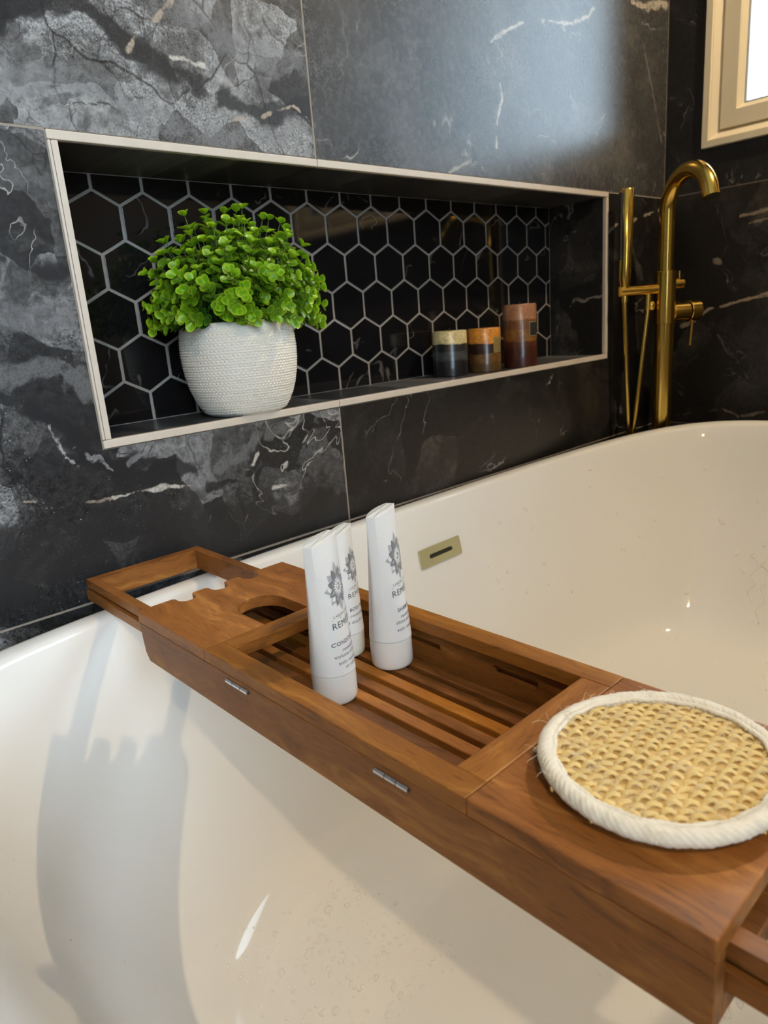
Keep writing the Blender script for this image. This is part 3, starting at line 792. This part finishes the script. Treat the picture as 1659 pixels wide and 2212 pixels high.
def make_tube(label, loc, ang, lines, top_tilt=(0, 0), sc=1.0, group='white toiletry tubes on the bath tray'):
    t = thing('toiletry_tube', label, 'toiletry tube', loc, group)
    ca, sa = math.cos(ang), math.sin(ang); ws = .5 + .5 * sc
    def S(s_angle, z, off=0.0):
        x, y = tube_section(z, s_angle)
        if off:
            x2, y2 = tube_section(z, s_angle + .01); x1, y1 = tube_section(z, s_angle - .01)
            nx, ny = (y2 - y1), -(x2 - x1); L = math.hypot(nx, ny) or 1
            x += nx / L * off; y += ny / L * off
        x += top_tilt[0] * z; y += top_tilt[1] * z
        x *= ws; y *= ws
        return (loc[0] + x * ca - y * sa, loc[1] + x * sa + y * ca, loc[2] + z * sc)
    NK = 72
    ks = [2 * PI * q / NK for q in range(NK)]
    zs_cap = [0, .0006, .0015, .004, .010, .020, CAP_H - .0008, CAP_H - .0004]
    MB().rings([[S(k, z, -.0015 if z == 0 else 0) for k in ks] for z in zs_cap]).build('cap', M_cap, t, smooth=50)
    zs = [CAP_H + .0002] + [CAP_H + (TUBE_H - CAP_H) * q / 24 for q in range(1, 24)] + [TUBE_H - .0012, TUBE_H - .0003]
    rg = [[S(k, z) for k in ks] for z in zs] + [[S(k, TUBE_H, -.0009) for k in ks]]
    body = MB().rings(rg).build('body', M_tube, t, smooth=40)
    MB().box(-1, 1, -1, 1, -1, 1)
    # sealed crimp line across the top
    a_, b_ = S(PI * .985, TUBE_H), S(PI * .015, TUBE_H)
    A, B = Vector(a_), Vector(b_); d = (B - A).normalized(); w = Vector((-d.y, d.x, 0)) * .00035
    A = A + d * .002; B = B - d * .002
    MB().add([A - w, B - w, B + w, A + w] + [q + Vector((0, 0, .0002)) for q in (A - w, B - w, B + w, A + w)], [(0,3,2,1),(4,5,6,7),(0,1,5,4),(1,2,6,5),(2,3,7,6),(3,0,4,7)]).build('crimp', M_crimp, t)
    # printing: map flat (u, v) onto the front face (front = negative across-lens direction)
    def onface(u, v, off=.00025):
        lo, hi = PI + .02, 2 * PI - .02
        for _ in range(40):
            md = (lo + hi) / 2
            if tube_section(v, md)[0] < u: lo = md
            else: hi = md
        return S(lo, v, off)
    for txt, size, v, bold, sp, u0 in lines:
        if txt == '-':
            MB().add([onface(-size, v), onface(-size/3, v), onface(size/3, v), onface(size, v), onface(size, v + .00035), onface(size/3, v + .00035), onface(-size/3, v + .00035), onface(-size, v + .00035)], [(0,1,6,7),(1,2,5,6),(2,3,4,5)]).build('printed_line', M_ink, body)
            continue
        vs, fs = font_mesh(txt, size, bold, sp)
        MB().add([onface(x + u0, v + y) for x, y, _ in vs], fs).build('printed_text', M_ink, body)
    # flower emblem
    fc_u, fc_v = 0.0, .1120
    def petal(a, r0, r1, w_, mat, off, nm='emblem_petal'):
        n_ = 8; L, Rr = [], []
        for q in range(n_ + 1):
            h = q / n_; rad = r0 + (r1 - r0) * h; ww = w_ * (math.sin(PI * min(1, h ** .8)) ** .9)
            cx_, cz_ = rad * math.cos(a), rad * math.sin(a)
            px_, pz_ = -math.sin(a) * ww, math.cos(a) * ww
            L.append((fc_u + cx_ + px_, fc_v + cz_ + pz_)); Rr.append((fc_u + cx_ - px_, fc_v + cz_ - pz_))
        P = L + Rr[::-1][1:-1]
        return [onface(u, v, off) for u, v in P]
    for cnt, r0, r1, w_, mat, off, ph in ((8, .002, .0205, .0048, M_inkl, .00020, PI / 2), (8, .002, .0165, .0040, M_inkd, .00030, PI / 2 + PI / 8), (8, .002, .0105, .0024, M_inkm, .00040, PI / 2), (16, .0028, .0082, .0008, M_inkw, .00050, PI / 2)):
        mbp = MB()
        for q in range(cnt):
            stretch = 1.0
            a = ph + 2 * PI * q / cnt
            P = petal(a, r0, r1 * (1.12 if abs(math.sin(a)) > .8 else .95), w_, mat, off)
            mbp.add(P, [tuple(range(len(P)))])
        mbp.build('emblem', mat, body)
    return t
TOPL = [('LABORATOIRE', .0037, .0856, 0, 1.25, 0), ('-', .0160, .0838, 0, 1, 0), ('REMÈDE', .0086, .0755, 0, 1.12, 0)]
ANG = math.radians(27)
make_tube('white conditioner tube standing nearest, closest to the hinged side of the tray', (-.0055, -.4830, -.1998), ANG,
          TOPL + [('CONDITIONER', .0054, .0595, .00004, 1.05, 0), ('revitalizing', .0050, .0528, 0, 1, 0), ('volume enhancing', .0050, .0477, 0, 1, 0), ('soin revitalisant', .0050, .0412, 0, 1, 0), ('et volume', .0050, .0362, 0, 1, 0)], sc=1.015)
make_tube('white body wash tube half hidden behind the conditioner tube', (.0620, -.4200, -.1998), math.radians(30),
          TOPL + [('BODY WASH', .0054, .0595, .00008, 1.05, 0), ('revitalizing body', .0050, .0520, 0, 1, 0), ('gel douche revitalisant', .0050, .0440, 0, 1, 0)], sc=.865, top_tilt=(.075, 0))
make_tube('white shampoo tube standing alone toward the middle of the tub', (.0765, -.4760, -.1998), math.radians(26),
          TOPL + [('SHAMPOO', .0054, .0595, .00004, 1.05, 0), ('revitalizing', .0050, .0528, 0, 1, 0), ('shine enhancing', .0050, .0477, 0, 1, 0), ('soin revitalisant', .0050, .0405, 0, 1, 0)], sc=1.05)

# ------------------------------------------------------------------ sisal bath pad
M_sisal = plain('golden sisal fibre', (.86, .61, .24), .75, var=.25, vscale=90, bump=.5, bscale=900, sheen=.3)
M_core = plain('tan sisal backing', (.74, .51, .20), .9, var=.2, vscale=60, bump=.5, bscale=500)
M_cord = plain('white cotton cord', (.83, .76, .62), .85, var=.08, vscale=120, bump=.5, bscale=1200, sheen=.3)
M_fib = plain('loose fibre', (.75, .66, .48), .7)
PC = Vector((.0225, -.7895)); PR = .0765
pad = thing('sisal_pad', 'round woven sisal bath scrubber with white cord edge on the tray end', 'bath scrubber', (PC.x, PC.y, BZ1))
E1 = Vector((.727, -.682)).normalized(); E2 = Vector((.682, .727)).normalized()
def prad(th):
    return PR * (1 + .018 * math.cos(2 * th + .6) + .010 * math.cos(3 * th + 1.2))
def ptop(r):      # height of the weave above the tray
    return BZ1 + .0125 + .003 * (1 - (r / PR) ** 2)
mb = MB(); rg = []
for fr, zz in ((.02, .0003), (.35, .0006), (.62, .0025), (.82, .0055), (.93, .0085), (.96, .0115), (.9, .0130), (.7, .0138), (.4, .0148), (.02, .0152)):
    rg.append([(PC.x + fr * prad(2*PI*k/72) * math.cos(2*PI*k/72), PC.y + fr * prad(2*PI*k/72) * math.sin(2*PI*k/72), BZ1 + zz - (.0010 if fr < .95 and zz > .012 else 0)) for k in range(72)])
mb.rings(rg).build('backing', M_core, pad, smooth=60)
# knitted loops
mb = MB(); lr = random.Random(5)
sw, rh = .0106, .0059
nr = int(PR / rh) + 2
for j in range(-nr, nr + 1):
    for i in range(-8, 9):
        cu = (i + (.5 if j % 2 else 0)) * sw; cv = j * rh
        pc = PC + E1 * cu + E2 * cv
        rr = math.hypot(cu, cv)
        if rr > PR * .93: continue
        zb_ = ptop(rr) - .0032
        jx, jh, js = lr.uniform(-.0011, .0011), lr.uniform(.75, 1.25), lr.uniform(.90, 1.10)
        for st in (-.0014, -.0005, .0004, .0013):
            path = []
            for q in range(11):
                a = PI * (1.12 - 1.24 * q / 10)
                u = cu + jx + (sw * .50 * js + st * .55) * math.cos(a)
                v = cv - .0018 + (rh * .62 * jh + st) * math.sin(a) + lr.uniform(-.0003, .0003)
                z = zb_ + .0042 * max(-.15, math.sin(a)) ** 1 * jh - abs(st) * .35
                w = PC + E1 * u + E2 * v
                path.append((w.x, w.y, z))
            mb.tube(path, [.00058] + [.00072] * 9 + [.00058], 5)
        # the knot between two arches
        w = PC + E1 * (cu + sw * .5) + E2 * (cv - .0024)
        if rr < PR * .86:
            k0 = E1 * .0013 + E2 * .0006
            mb.tube([(w.x - k0.x, w.y - k0.y, zb_ - .0004), (w.x, w.y, zb_ + .0010), (w.x + k0.x, w.y + k0.y, zb_ - .0004)], [.0007, .0011, .0007], 6)
mb.build('woven_loops', M_sisal, pad, smooth=180, kind='stuff')
# twisted cord edge
mb = MB(); rg = []; NC = 1100
for k in range(NC):
    th = 2 * PI * k / NC
    rr = prad(th) - .0045
    c = Vector((PC.x + rr * math.cos(th), PC.y + rr * math.sin(th), BZ1 + .0130 + .0008 * math.sin(3 * th + .5)))
    ro = Vector((math.cos(th), math.sin(th), 0))
    ring = []
    for q in range(28):
        a = 2 * PI * q / 28
        rad = .0054 * (1 + .10 * abs(math.sin((a * 7 + th * 104) / 2)) + .035 * math.sin(th * 23 + a) + .02 * math.sin(th * 61))
        ring.append(c + ro * rad * math.cos(a) * 1.0 + Vector((0, 0, 1)) * rad * math.sin(a) * .95)
    rg.append(ring)
mb.rings(rg, closed=True).build('cord_edge', M_cord, pad, smooth=180)
# inner stitched cord
mb = MB(); rg = []
for k in range(360):
    th = 2 * PI * k / 360
    rr = prad(th) - .0093 + .0006 * math.sin(th * 17)
    c = Vector((PC.x + rr * math.cos(th), PC.y + rr * math.sin(th), BZ1 + .0158))
    ro = Vector((math.cos(th), math.sin(th), 0))
    rg.append([c + ro * .0022 * (1 + .2 * math.sin(th * 95)) * math.cos(2*PI*q/8) + Vector((0, 0, .0016 * math.sin(2*PI*q/8))) for q in range(8)])
mb.rings(rg, closed=True).build('stitched_hem', M_cord, pad, smooth=180)
mb = MB(); fr_ = random.Random(11)
for k in range(330):
    a, rr = fr_.uniform(0, 2 * PI), PR * math.sqrt(fr_.uniform(0.02, 1.0))
    x, y = PC.x + rr * math.cos(a), PC.y + rr * math.sin(a)
    d = fr_.uniform(0, 2 * PI); L = fr_.uniform(.006, .018); path = []
    lift = fr_.uniform(.001, .007)
    for q in range(7):
        h = q / 6
        d += fr_.uniform(-.35, .35)
        path.append((x, y, ptop(min(rr, PR)) + .0015 + lift * math.sin(h * PI * .8)))
        x += math.cos(d) * L / 6; y += math.sin(d) * L / 6
    mb.tube(path, .00012, 4)
mb.build('loose_fibres', M_fib, pad, kind='stuff')

# ------------------------------------------------------------------ potted plant
LZ = zi0                                  # ledge height
M_pot = plain('textured cream ceramic', (.76, .71, .62), .45)
PX, PY = .2690, .0570
plant = thing('potted_plant', 'round green leafy plant in a white textured pot in the niche', 'potted plant', (PX, PY, LZ))
prof = [(.054, .0), (.0605, .0012), (.0665, .006), (.0725, .015), (.0790, .028), (.0850, .045), (.0895, .065), (.0920, .085), (.0928, .102), (.0918, .120), (.0895, .136), (.0870, .1465)]
pz_, pr_ = [q[1] for q in prof], [q[0] for q in prof]
NB, NRW = 84, 34
mb = MB(); rg = []
rows = NRW * 4
for j in range(rows + 1):
    z = .1465 * j / rows
    R_ = float(np.interp(z, pz_, pr_)); ring = []
    ph = (z - .005) / .0041
    k0 = math.floor(ph); fz = ph - k0
    for i in range(NB * 5):
        a = 2 * PI * i / (NB * 5)
        fa = (a / (2 * PI) * NB + (.5 if k0 % 2 else 0)) % 1.0
        bmp = .0021 * (max(0, math.sin(PI * fz)) ** .6) * (max(0, math.sin(PI * fa)) ** .5) if .004 < z < .1455 else 0
        ring.append((PX + (R_ + bmp) * math.cos(a), PY + (R_ + bmp) * math.sin(a), LZ + z))
    rg.append(ring)
for r_in, z in ((.0845, .1475), (.0820, .1460), (.0800, .125)):
    rg.append([(PX + r_in * math.cos(2*PI*i/(NB*5)), PY + r_in * math.sin(2*PI*i/(NB*5)), LZ + z) for i in range(NB * 5)])
mb.rings(rg).build('pot', M_pot, plant, smooth=180)
M_soil = plain('dark moss filling', (.02, .03, .012), .95, var=.4, vscale=60, bump=.6)
MB().lathe([(.001, .134), (.045, .133), (.081, .126), (.081, .120), (.001, .120)], (PX, PY, LZ), 32).build('soil', M_soil, plant, smooth=60)
def leafmat():
    s = NT('glossy green leaf')
    at = s.n('ShaderNodeAttribute'); at.attribute_name = 'tone'
    oi = s.n('ShaderNodeObjectInfo')
    # object colour carries the age of a leaf; joined leaves carry it in the attribute 'age'
    ag = s.n('ShaderNodeAttribute'); ag.attribute_name = 'age'
    sepc = s.n('ShaderNodeSeparateColor'); s.l(oi.outputs['Color'], sepc.inputs[0])
    age = s.math('ADD', ag.outputs['Fac'], sepc.outputs[0])
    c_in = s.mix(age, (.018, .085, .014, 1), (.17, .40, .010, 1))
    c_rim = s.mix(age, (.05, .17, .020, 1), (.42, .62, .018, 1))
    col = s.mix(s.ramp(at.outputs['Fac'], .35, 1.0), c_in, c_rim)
    m_ = s.bsdf(col, .32, spec=.5, normal=s.bump(s.noise(s.coord(), 160, 2), .15, .001))
    p_ = s.p
    tl = s.n('ShaderNodeBsdfTranslucent'); s.put(tl.inputs[0], col)
    mx = s.n('ShaderNodeMixShader'); mx.inputs[0].default_value = .22
    s.l(p_.outputs[0], mx.inputs[1]); s.l(tl.outputs[0], mx.inputs[2]); s.l(mx.outputs[0], s.out.inputs[0])
    return m_
M_leaf = leafmat()
M_stem = plain('green stem', (.06, .13, .02), .5)
def leaf_geo():
    """a cupped round leaf of length 1 along +y, face up +z: verts, faces, tone"""
    vs, fs, tn = [(0, .5, .02)], [], [0.0]
    n_ = 12
    for ring, fr in ((0, .45), (1, .82), (2, 1.0)):
        for k in range(n_):
            a = 2 * PI * k / n_
            x = .46 * fr * math.cos(a); y = .5 + .5 * fr * math.sin(a)
            if y < .12: x *= .55
            z = .02 + .20 * (fr ** 2) * (abs(math.cos(a)) ** 1.2) * .9 + .10 * (y - .5) ** 2
            vs.append((x, y, z)); tn.append(fr)
    for k in range(n_):
        j = (k + 1) % n_
        fs.append((0, 1 + k, 1 + j))
        for r in range(2):
            a, b2 = 1 + r * n_, 1 + (r + 1) * n_
            fs.append((a + k, b2 + k, b2 + j, a + j))
    return vs, fs, tn
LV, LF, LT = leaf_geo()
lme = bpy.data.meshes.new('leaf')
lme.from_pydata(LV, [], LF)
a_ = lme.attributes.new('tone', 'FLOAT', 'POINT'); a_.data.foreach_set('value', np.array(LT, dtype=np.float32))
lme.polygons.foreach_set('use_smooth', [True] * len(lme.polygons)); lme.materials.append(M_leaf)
prnd = random.Random(21)
leaves = []          # (matrix in measured frame, age)
stems = MB()
GOLD = PI * (3 - math.sqrt(5))
base = Vector((PX, PY, LZ + .130))
NSP = 230
for q in range(NSP):
    # directions over a dome that droops slightly at the sides
    h = 1 - (q + .5) / NSP * 1.13
    az = q * GOLD + prnd.uniform(-.2, .2)
    el = math.asin(max(-1, min(1, h)))
    el = el * .95 + prnd.uniform(-.05, .05)
    d = Vector((math.cos(el) * math.cos(az), math.cos(el) * math.sin(az), math.sin(el)))
    # reach of the crown in this direction (the back is squeezed by the niche wall)
    Lx, Lz = .150, .168 if d.z > 0 else .09
    Ly = .096 if d.y > 0 else .125
    reach = 1.0 / math.sqrt((d.x / Lx) ** 2 + (d.y / Ly) ** 2 + (d.z / Lz) ** 2) * prnd.choice((1, .97, .93, .85, .74))
    cen = Vector((PX + .006, PY, LZ + .158))
    tip = cen + d * reach
    if tip.z < LZ + .142 and math.hypot(tip.x - PX, tip.y - PY) < .10: tip.z = LZ + .150
    root = base + Vector((d.x * .045, d.y * .04, 0))
    mid = root.lerp(tip, .5) + Vector((d.x, d.y, 0)) * .008 + Vector((0, 0, .022 if d.z < .5 else .004))
    path = []
    for k in range(9):
        u = k / 8
        path.append(root * (1 - u) ** 2 + mid * 2 * u * (1 - u) + tip * u * u)
    stems.tube(path, [.0013 * (1 - .5 * k / 8) for k in range(9)], 5)
    nn = 5
    for k in range(nn + 1):
        u = .42 + .58 * k / nn
        p_ = root * (1 - u) ** 2 + mid * 2 * u * (1 - u) + tip * u * u
        tg = ((mid - root) * (1 - u) + (tip - mid) * u).normalized()
        sd = tg.cross(Vector((0, 0, 1)))
        if sd.length < .1: sd = Vector((1, 0, 0))
        sd.normalize(); s2 = tg.cross(sd)
        a0 = k * PI / 2 + q
        pair = 3 if k == nn else 2
        for w in range(pair):
            aa = a0 + 2 * PI * w / pair + prnd.uniform(-.3, .3)
            out = (sd * math.cos(aa) + s2 * math.sin(aa))
            lean = .55 if k < nn else .9
            ydir = (out + tg * lean * prnd.uniform(.7, 1.3)).normalized()
            zdir = (tg - ydir * tg.dot(ydir)).normalized()
            xdir = ydir.cross(zdir)
            sz = prnd.uniform(.0135, .0195) * (1.0 if k < nn else .82)
            M = Matrix.Identity(4)
            for c_ in range(3):
                M[c_][0] = xdir[c_] * sz; M[c_][1] = ydir[c_] * sz; M[c_][2] = zdir[c_] * sz; M[c_][3] = p_[c_]
            tipw = p_ + ydir * sz
            if tipw.y > ND - .003 or p_.y > ND - .006: continue
            age = min(1, max(0, .10 + .80 * (k / nn) + prnd.uniform(-.18, .18)))
            leaves.append((M, age))
stems.build('stems', M_stem, plant, smooth=180, kind='stuff')
cp = Vector((CAM[0], CAM[1], CAM[2] - ZB)); pc_ = Vector((PX, PY, LZ + .2))
vd = (cp - pc_).normalized()
leaves.sort(key=lambda q: -((q[0].translation - pc_).dot(vd)))
wl = Vector(WLOC[plant.name])
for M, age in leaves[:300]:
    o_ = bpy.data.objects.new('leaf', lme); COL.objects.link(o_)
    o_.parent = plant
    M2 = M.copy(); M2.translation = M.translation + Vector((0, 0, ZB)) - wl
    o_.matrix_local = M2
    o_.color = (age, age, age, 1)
fv, ff, ft, fa_ = [], [], [], []
for M, age in leaves[300:]:
    b0 = len(fv)
    fv += [tuple(M @ Vector(v) + Vector((0, 0, ZB)) - wl) for v in LV]; ff += [tuple(i + b0 for i in f) for f in LF]
    ft += LT; fa_ += [age] * len(LV)
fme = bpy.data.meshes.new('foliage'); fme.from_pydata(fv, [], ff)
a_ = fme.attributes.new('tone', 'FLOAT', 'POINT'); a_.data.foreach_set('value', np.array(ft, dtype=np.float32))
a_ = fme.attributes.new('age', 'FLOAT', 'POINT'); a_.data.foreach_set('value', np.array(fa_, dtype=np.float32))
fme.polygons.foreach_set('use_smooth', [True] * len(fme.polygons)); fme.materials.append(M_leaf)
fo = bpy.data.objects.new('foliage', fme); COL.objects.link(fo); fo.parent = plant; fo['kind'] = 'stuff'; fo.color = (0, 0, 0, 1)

# ------------------------------------------------------------------ candles
def candlemat(name, bands, h, marb=.28, rough=.3):
    """wax poured in layers: bands = [(height fraction, colour)] from the foot up"""
    s = NT(name)
    co = s.coord(); sx = s.n('ShaderNodeSeparateXYZ'); s.l(co, sx.inputs[0])
    z = s.math('DIVIDE', sx.outputs[2], h)
    z = s.math('ADD', z, s.math('MULTIPLY', s.math('SUBTRACT', s.noise(co, 30, 3), .5), .10))
    col = bands[0][1]
    for f, c in bands[1:]: col = s.mix(s.ramp(z, f - .015, f + .015), col, c)
    mn = s.ramp(s.noise(co, 70, 5, .6, 1.5), .35, .7, 1 - marb, 1 + marb)
    v = s.n('ShaderNodeCombineXYZ')
    for i in range(3): s.l(mn, v.inputs[i])
    col = s.mix(1.0, col, v.outputs[0], 'MULTIPLY')
    return s.bsdf(col, rough, spec=.5, coat=.35)
def candle(label, x, y, r, h, mat, lab=None, group='pillar candles in the niche'):
    t = thing('pillar_candle', label, 'candle', (x, y, LZ), group)
    MB().lathe([(r - .0015, 0), (r, .0015), (r, h - .002), (r - .0012, h - .0003), (r - .004, h), (r * .6, h - .0022), (.0015, h - .003)], (x, y, LZ), 56).build('wax', mat, t, smooth=40)
    MB().tube([(x, y, LZ + h - .004), (x + .0005, y, LZ + h + .001), (x + .002, y, LZ + h + .005)], .0009, 6).build('wick', plain('charred wick', (.03, .025, .02), .9), t)
    if lab:
        ac, aw, z0, z1, lm, bm_ = lab
        def patch(w0, w1, za, zb, rr, mat_, nm, par, lb=None):
            vs, fs = [], []; k_ = 8
            for q in range(k_ + 1):
                a = ac + w0 + (w1 - w0) * q / k_
                for z in (za, zb): vs.append((x + rr * math.cos(a), y + rr * math.sin(a), LZ + z))
            for q in range(k_): fs.append((2*q, 2*q+2, 2*q+3, 2*q+1))
            return MB().add(vs, fs).build(nm, mat_, par, smooth=180, label=lb)
        L_ = patch(-aw, aw, z0, z1, r + .0004, bm_, 'label', t)
        patch(-aw * .88, aw * .88, z0 + .0015, z1 - .0015, r + .0006, lm, 'label_panel', L_)
    return t
M_gold = plain('gold foil', (.55, .42, .18), .4, metal=.6)
M_blacklab = plain('black label paper', (.02, .02, .018), .5)
M_goldlab = plain('olive gold label paper', (.23, .17, .06), .5, var=.4, vscale=300)
candle('short black marbled candle with ivory top, leftmost of three candles', .8300, .0960, .0385, .0970,
       candlemat('wax black and ivory', [(0, (.012, .012, .014, 1)), (.35, (.05, .055, .055, 1)), (.55, (.016, .016, .018, 1)), (.72, (.62, .50, .24, 1))], .097))
candle('short amber candle with orange top and gold label, middle of three', .9230, .0740, .0375, .0960,
       candlemat('wax amber', [(0, (.10, .055, .018, 1)), (.22, (.16, .075, .02, 1)), (.42, (.03, .012, .008, 1)), (.66, (.62, .24, .03, 1))], .096), (math.radians(-88), .34, .042, .075, M_goldlab, M_gold))
candle('tall reddish brown candle with black label, rightmost of three', 1.0180, .0440, .0385, .1420,
       candlemat('wax brown', [(0, (.055, .014, .008, 1)), (.33, (.08, .02, .010, 1)), (.42, (.20, .085, .02, 1)), (.60, (.15, .06, .022, 1)), (.76, (.33, .15, .075, 1))], .142), (math.radians(-88), .40, .070, .102, M_blacklab, M_gold))

# ------------------------------------------------------------------ floor-standing tub faucet
M_bgold = plain('polished gold', (.85, .55, .12), .17, metal=1.0, var=.04, vscale=30)
FX, FY = 1.440, -.0986
DS = Vector((-.50, -.866, 0)); DH = Vector((.866, -.50, 0))
fau = thing('tub_faucet', 'tall gold floor-standing bath faucet with hand shower', 'faucet', (FX, FY, ZF))
F0 = Vector((FX, FY, 0))
def fz(v): return Vector((FX, FY, v))
MB().lathe([(.0005, 0), (.045, 0), (.045, .008), (.040, .012), (.0005, .012)], (FX, FY, ZF), 40).build('floor_flange', M_bgold, fau, smooth=40)
MB().lathe([(.0235, .012), (.0235, ZB + .075)], (FX, FY, ZF), 40).build('lower_column', M_bgold, fau, smooth=60)
MB().lathe([(.0255, ZB + .075), (.0265, ZB + .076), (.0265, ZB + .2035), (.0255, ZB + .2045), (.018, ZB + .2045)], (FX, FY, ZF), 40).build('mixer_body', M_bgold, fau, smooth=40)
RA = .082; zs0 = .342
path = [fz(.200), fz(.30), fz(zs0)]
for k in range(1, 25):
    a = math.radians(165 * k / 24)
    path.append(F0 + DS * (RA - RA * math.cos(a)) + Vector((0, 0, zs0 + RA * math.sin(a))))
last = path[-1]; dr = (path[-1] - path[-2]).normalized()
path.append(last + dr * .012)
spout = MB().tube(path, .0190, 28).build('spout', M_bgold, fau, smooth=50)
MB().tube([path[-1] - dr * .001, path[-1] + dr * .0006], .0150, 24).build('aerator', M_dark, spout)
# mixer lever on the side
z1 = .103
MB().tube([fz(z1) + DH * .018, fz(z1) + DH * .064], .0235, 28).build('mixer_stub', M_bgold, fau, smooth=40, bevel=.001)
hn = MB().tube([fz(z1) + DH * .0665, fz(z1) + DH * .096], .0265, 28).build('mixer_handle', M_bgold, fau, smooth=40, bevel=.0015)
MB().tube([fz(z1 - .02) + DH * .083, fz(z1 - .088) + DH * .078], .0042, 12).build('lever_pin', M_bgold, hn, smooth=40)
# diverter
dv = MB().tube([fz(.172) + DH * .018, fz(.172) + DH * .050], .0125, 24).build('diverter_knob', M_bgold, fau, smooth=40, bevel=.001)
MB().tube([fz(.180) + DH * .040, fz(.203) + DH * .040], .0032, 10).build('pin', M_bgold, dv, smooth=40)
# hand shower on its bar
MB().tube([fz(.163) - DH * .018, fz(.163) - DH * .128], .0125, 24).build('shower_bar', M_bgold, fau, smooth=40, bevel=.001)
HB = fz(.163) - DH * .114
MB().tube([HB + Vector((0, 0, .008)), HB + Vector((0, 0, .03)), HB + Vector((0, 0, .236)) + DH * .004, HB + Vector((0, 0, .238)) + DH * .004], [.0105, .0145, .0165, .0150], 24).build('hand_shower', M_bgold, fau, smooth=40)
sb = MB(); sp = HB - DH * .006 + Vector((0, 0, .05))
M_black = plain('black spray face', (.012, .012, .012), .5)
MB().tube([HB - DH * .0125 + Vector((0, 0, .075)), HB - DH * .0115 + Vector((0, 0, .230))], .0066, 10).build('spray_face', M_black, fau, smooth=60)
MB().tube([HB + Vector((0, 0, -.010)), HB + Vector((0, 0, -.026))], .0078, 16).build('hose_nut', M_bgold, fau, smooth=40)
KB = fz(.163) - DH * .048
MB().tube([KB + Vector((0, 0, -.008)), KB + Vector((0, 0, -.050))], .0075, 16).build('hose_nut', M_bgold, fau, smooth=40)
MB().lathe([(.0005, -.012), (.0075, -.010), (.0100, 0), (.0075, .010), (.0005, .012)], tuple(KB + Vector((.006, -.006, -.040))), 16).build('check_valve', M_bgold, fau, smooth=60)
a0, b0 = HB + Vector((0, 0, -.026)), KB + Vector((0, 0, -.050))
hp = []
NHZ = 260
lowz = -.275
for k in range(NHZ + 1):
    u = k / NHZ
    # two nearly straight runs meeting in a narrow loop below the tub rim
    if u < .5:
        w = u * 2; p_ = a0.lerp(Vector((HB.x + .018, HB.y - .010, lowz)), w)
    else:
        w = (1 - u) * 2; p_ = b0.lerp(Vector((HB.x + .020, HB.y - .011, lowz)), w ** .85)
    hp.append(p_)
# round the loop
for _ in range(14):
    hp = [hp[0]] + [(hp[i-1] + hp[i] * 2 + hp[i+1]) / 4 for i in range(1, NHZ)] + [hp[-1]]
MB().tube(hp, [.0062 if k % 2 else .0048 for k in range(NHZ + 1)], 10).build('hose', M_bgold, fau, smooth=60, label='ribbed gold shower hose')

# ------------------------------------------------------------------ water left on the tub
def watermat():
    s = NT('water bead')        # a clear bead takes on the white of the tub below it and glints
    return s.bsdf((.80, .795, .775, 1), .02, spec=.6, coat=1.0, coat_rough=.02)
M_water = watermat()
wr = random.Random(9)
def drop(mb_, P, N, r, el=1.0, tdir=None):
    N = N.normalized(); T = tdir if tdir else Vector((wr.uniform(-1, 1), wr.uniform(-1, 1), wr.uniform(-1, 1)))
    T = (T - N * T.dot(N)).normalized(); B = N.cross(T)
    rings_ = []
    for lat in (0, .35, .65, .88):
        c_, h_ = math.cos(lat * PI / 2), math.sin(lat * PI / 2)
        rings_.append([P + T * r * el * c_ * math.cos(2*PI*k/10) + B * r * c_ * math.sin(2*PI*k/10) + N * (r * .26 * h_ - .00003) for k in range(10)])
    mb_.rings(rings_)
dm = MB()
Zv = Vector((0, 0, ZB))
def scatter(x0, x1, y0, y1, cnt, rmin, rmax, direction=Vector((0, 0, -1)), z0=-.25, ztop=.3, long=1.7):
    for _ in range(cnt):
        o_ = Vector((wr.uniform(x0, x1), wr.uniform(y0, y1), wr.uniform(z0, ztop) if direction.z == 0 else .3)) + Zv
        h_ = bvh.ray_cast(o_, direction)
        if h_[0] is None: continue
        P, N = h_[0] - Zv, h_[1]
        if N.dot(direction) > 0: N = -N
        if P.z > TZ - .03: continue
        r = rmin + (rmax - rmin) * wr.random() ** 2
        drop(dm, P, N, r, wr.uniform(1, long), Vector((.55, .35, .8)) if long > 2 else None)
scatter(-.07, .17, -.47, -.24, 320, .0007, .0027)          # sprinkle on the near floor of the tub
scatter(.25, .60, -.82, -.60, 260, .0009, .0034)           # more beyond the tray end
scatter(-.32, -.10, -.40, -.26, 12, .0008, .0020)
scatter(.85, 1.25, -.55, -.20, 40, .0010, .0030)
X1, Y1 = Vector((1, 0, 0)), Vector((0, 1, 0))
scatter(-.06, .15, -.46, -.26, 60, .0022, .0044, long=2.4)
scatter(.30, .56, -.80, -.64, 70, .0024, .0048, long=2.6)
scatter(.9, .9, -.62, -.14, 30, .0030, .0064, X1, -.56, -.21)   # beads on the far end of the tub
scatter(.72, 1.25, -.45, -.45, 16, .0028, .0060, Y1, -.52, -.24)
# two dried trickles on the far end
for yy, za, zb in ((-.405, -.455, -.560), (-.432, -.470, -.600)):
    tp = []
    for k in range(26):
        h_ = bvh.ray_cast(Vector((.9, yy + .006 * math.sin(k * .7) + (.012 if k < 3 else 0), za + (zb - za) * k / 25 + ZB)), X1)
        if h_[0] is not None: tp.append(h_[0] - Zv - X1 * .0002)
    dm.tube(tp, [.0014 + .0005 * math.sin(k * 1.3) for k in range(len(tp))], 6)
drops = dm.build('water_drops', M_water, None, smooth=180)
tag(drops, 'scattered clear water droplets clinging to the inside of the white tub', 'water drops', kind='stuff')
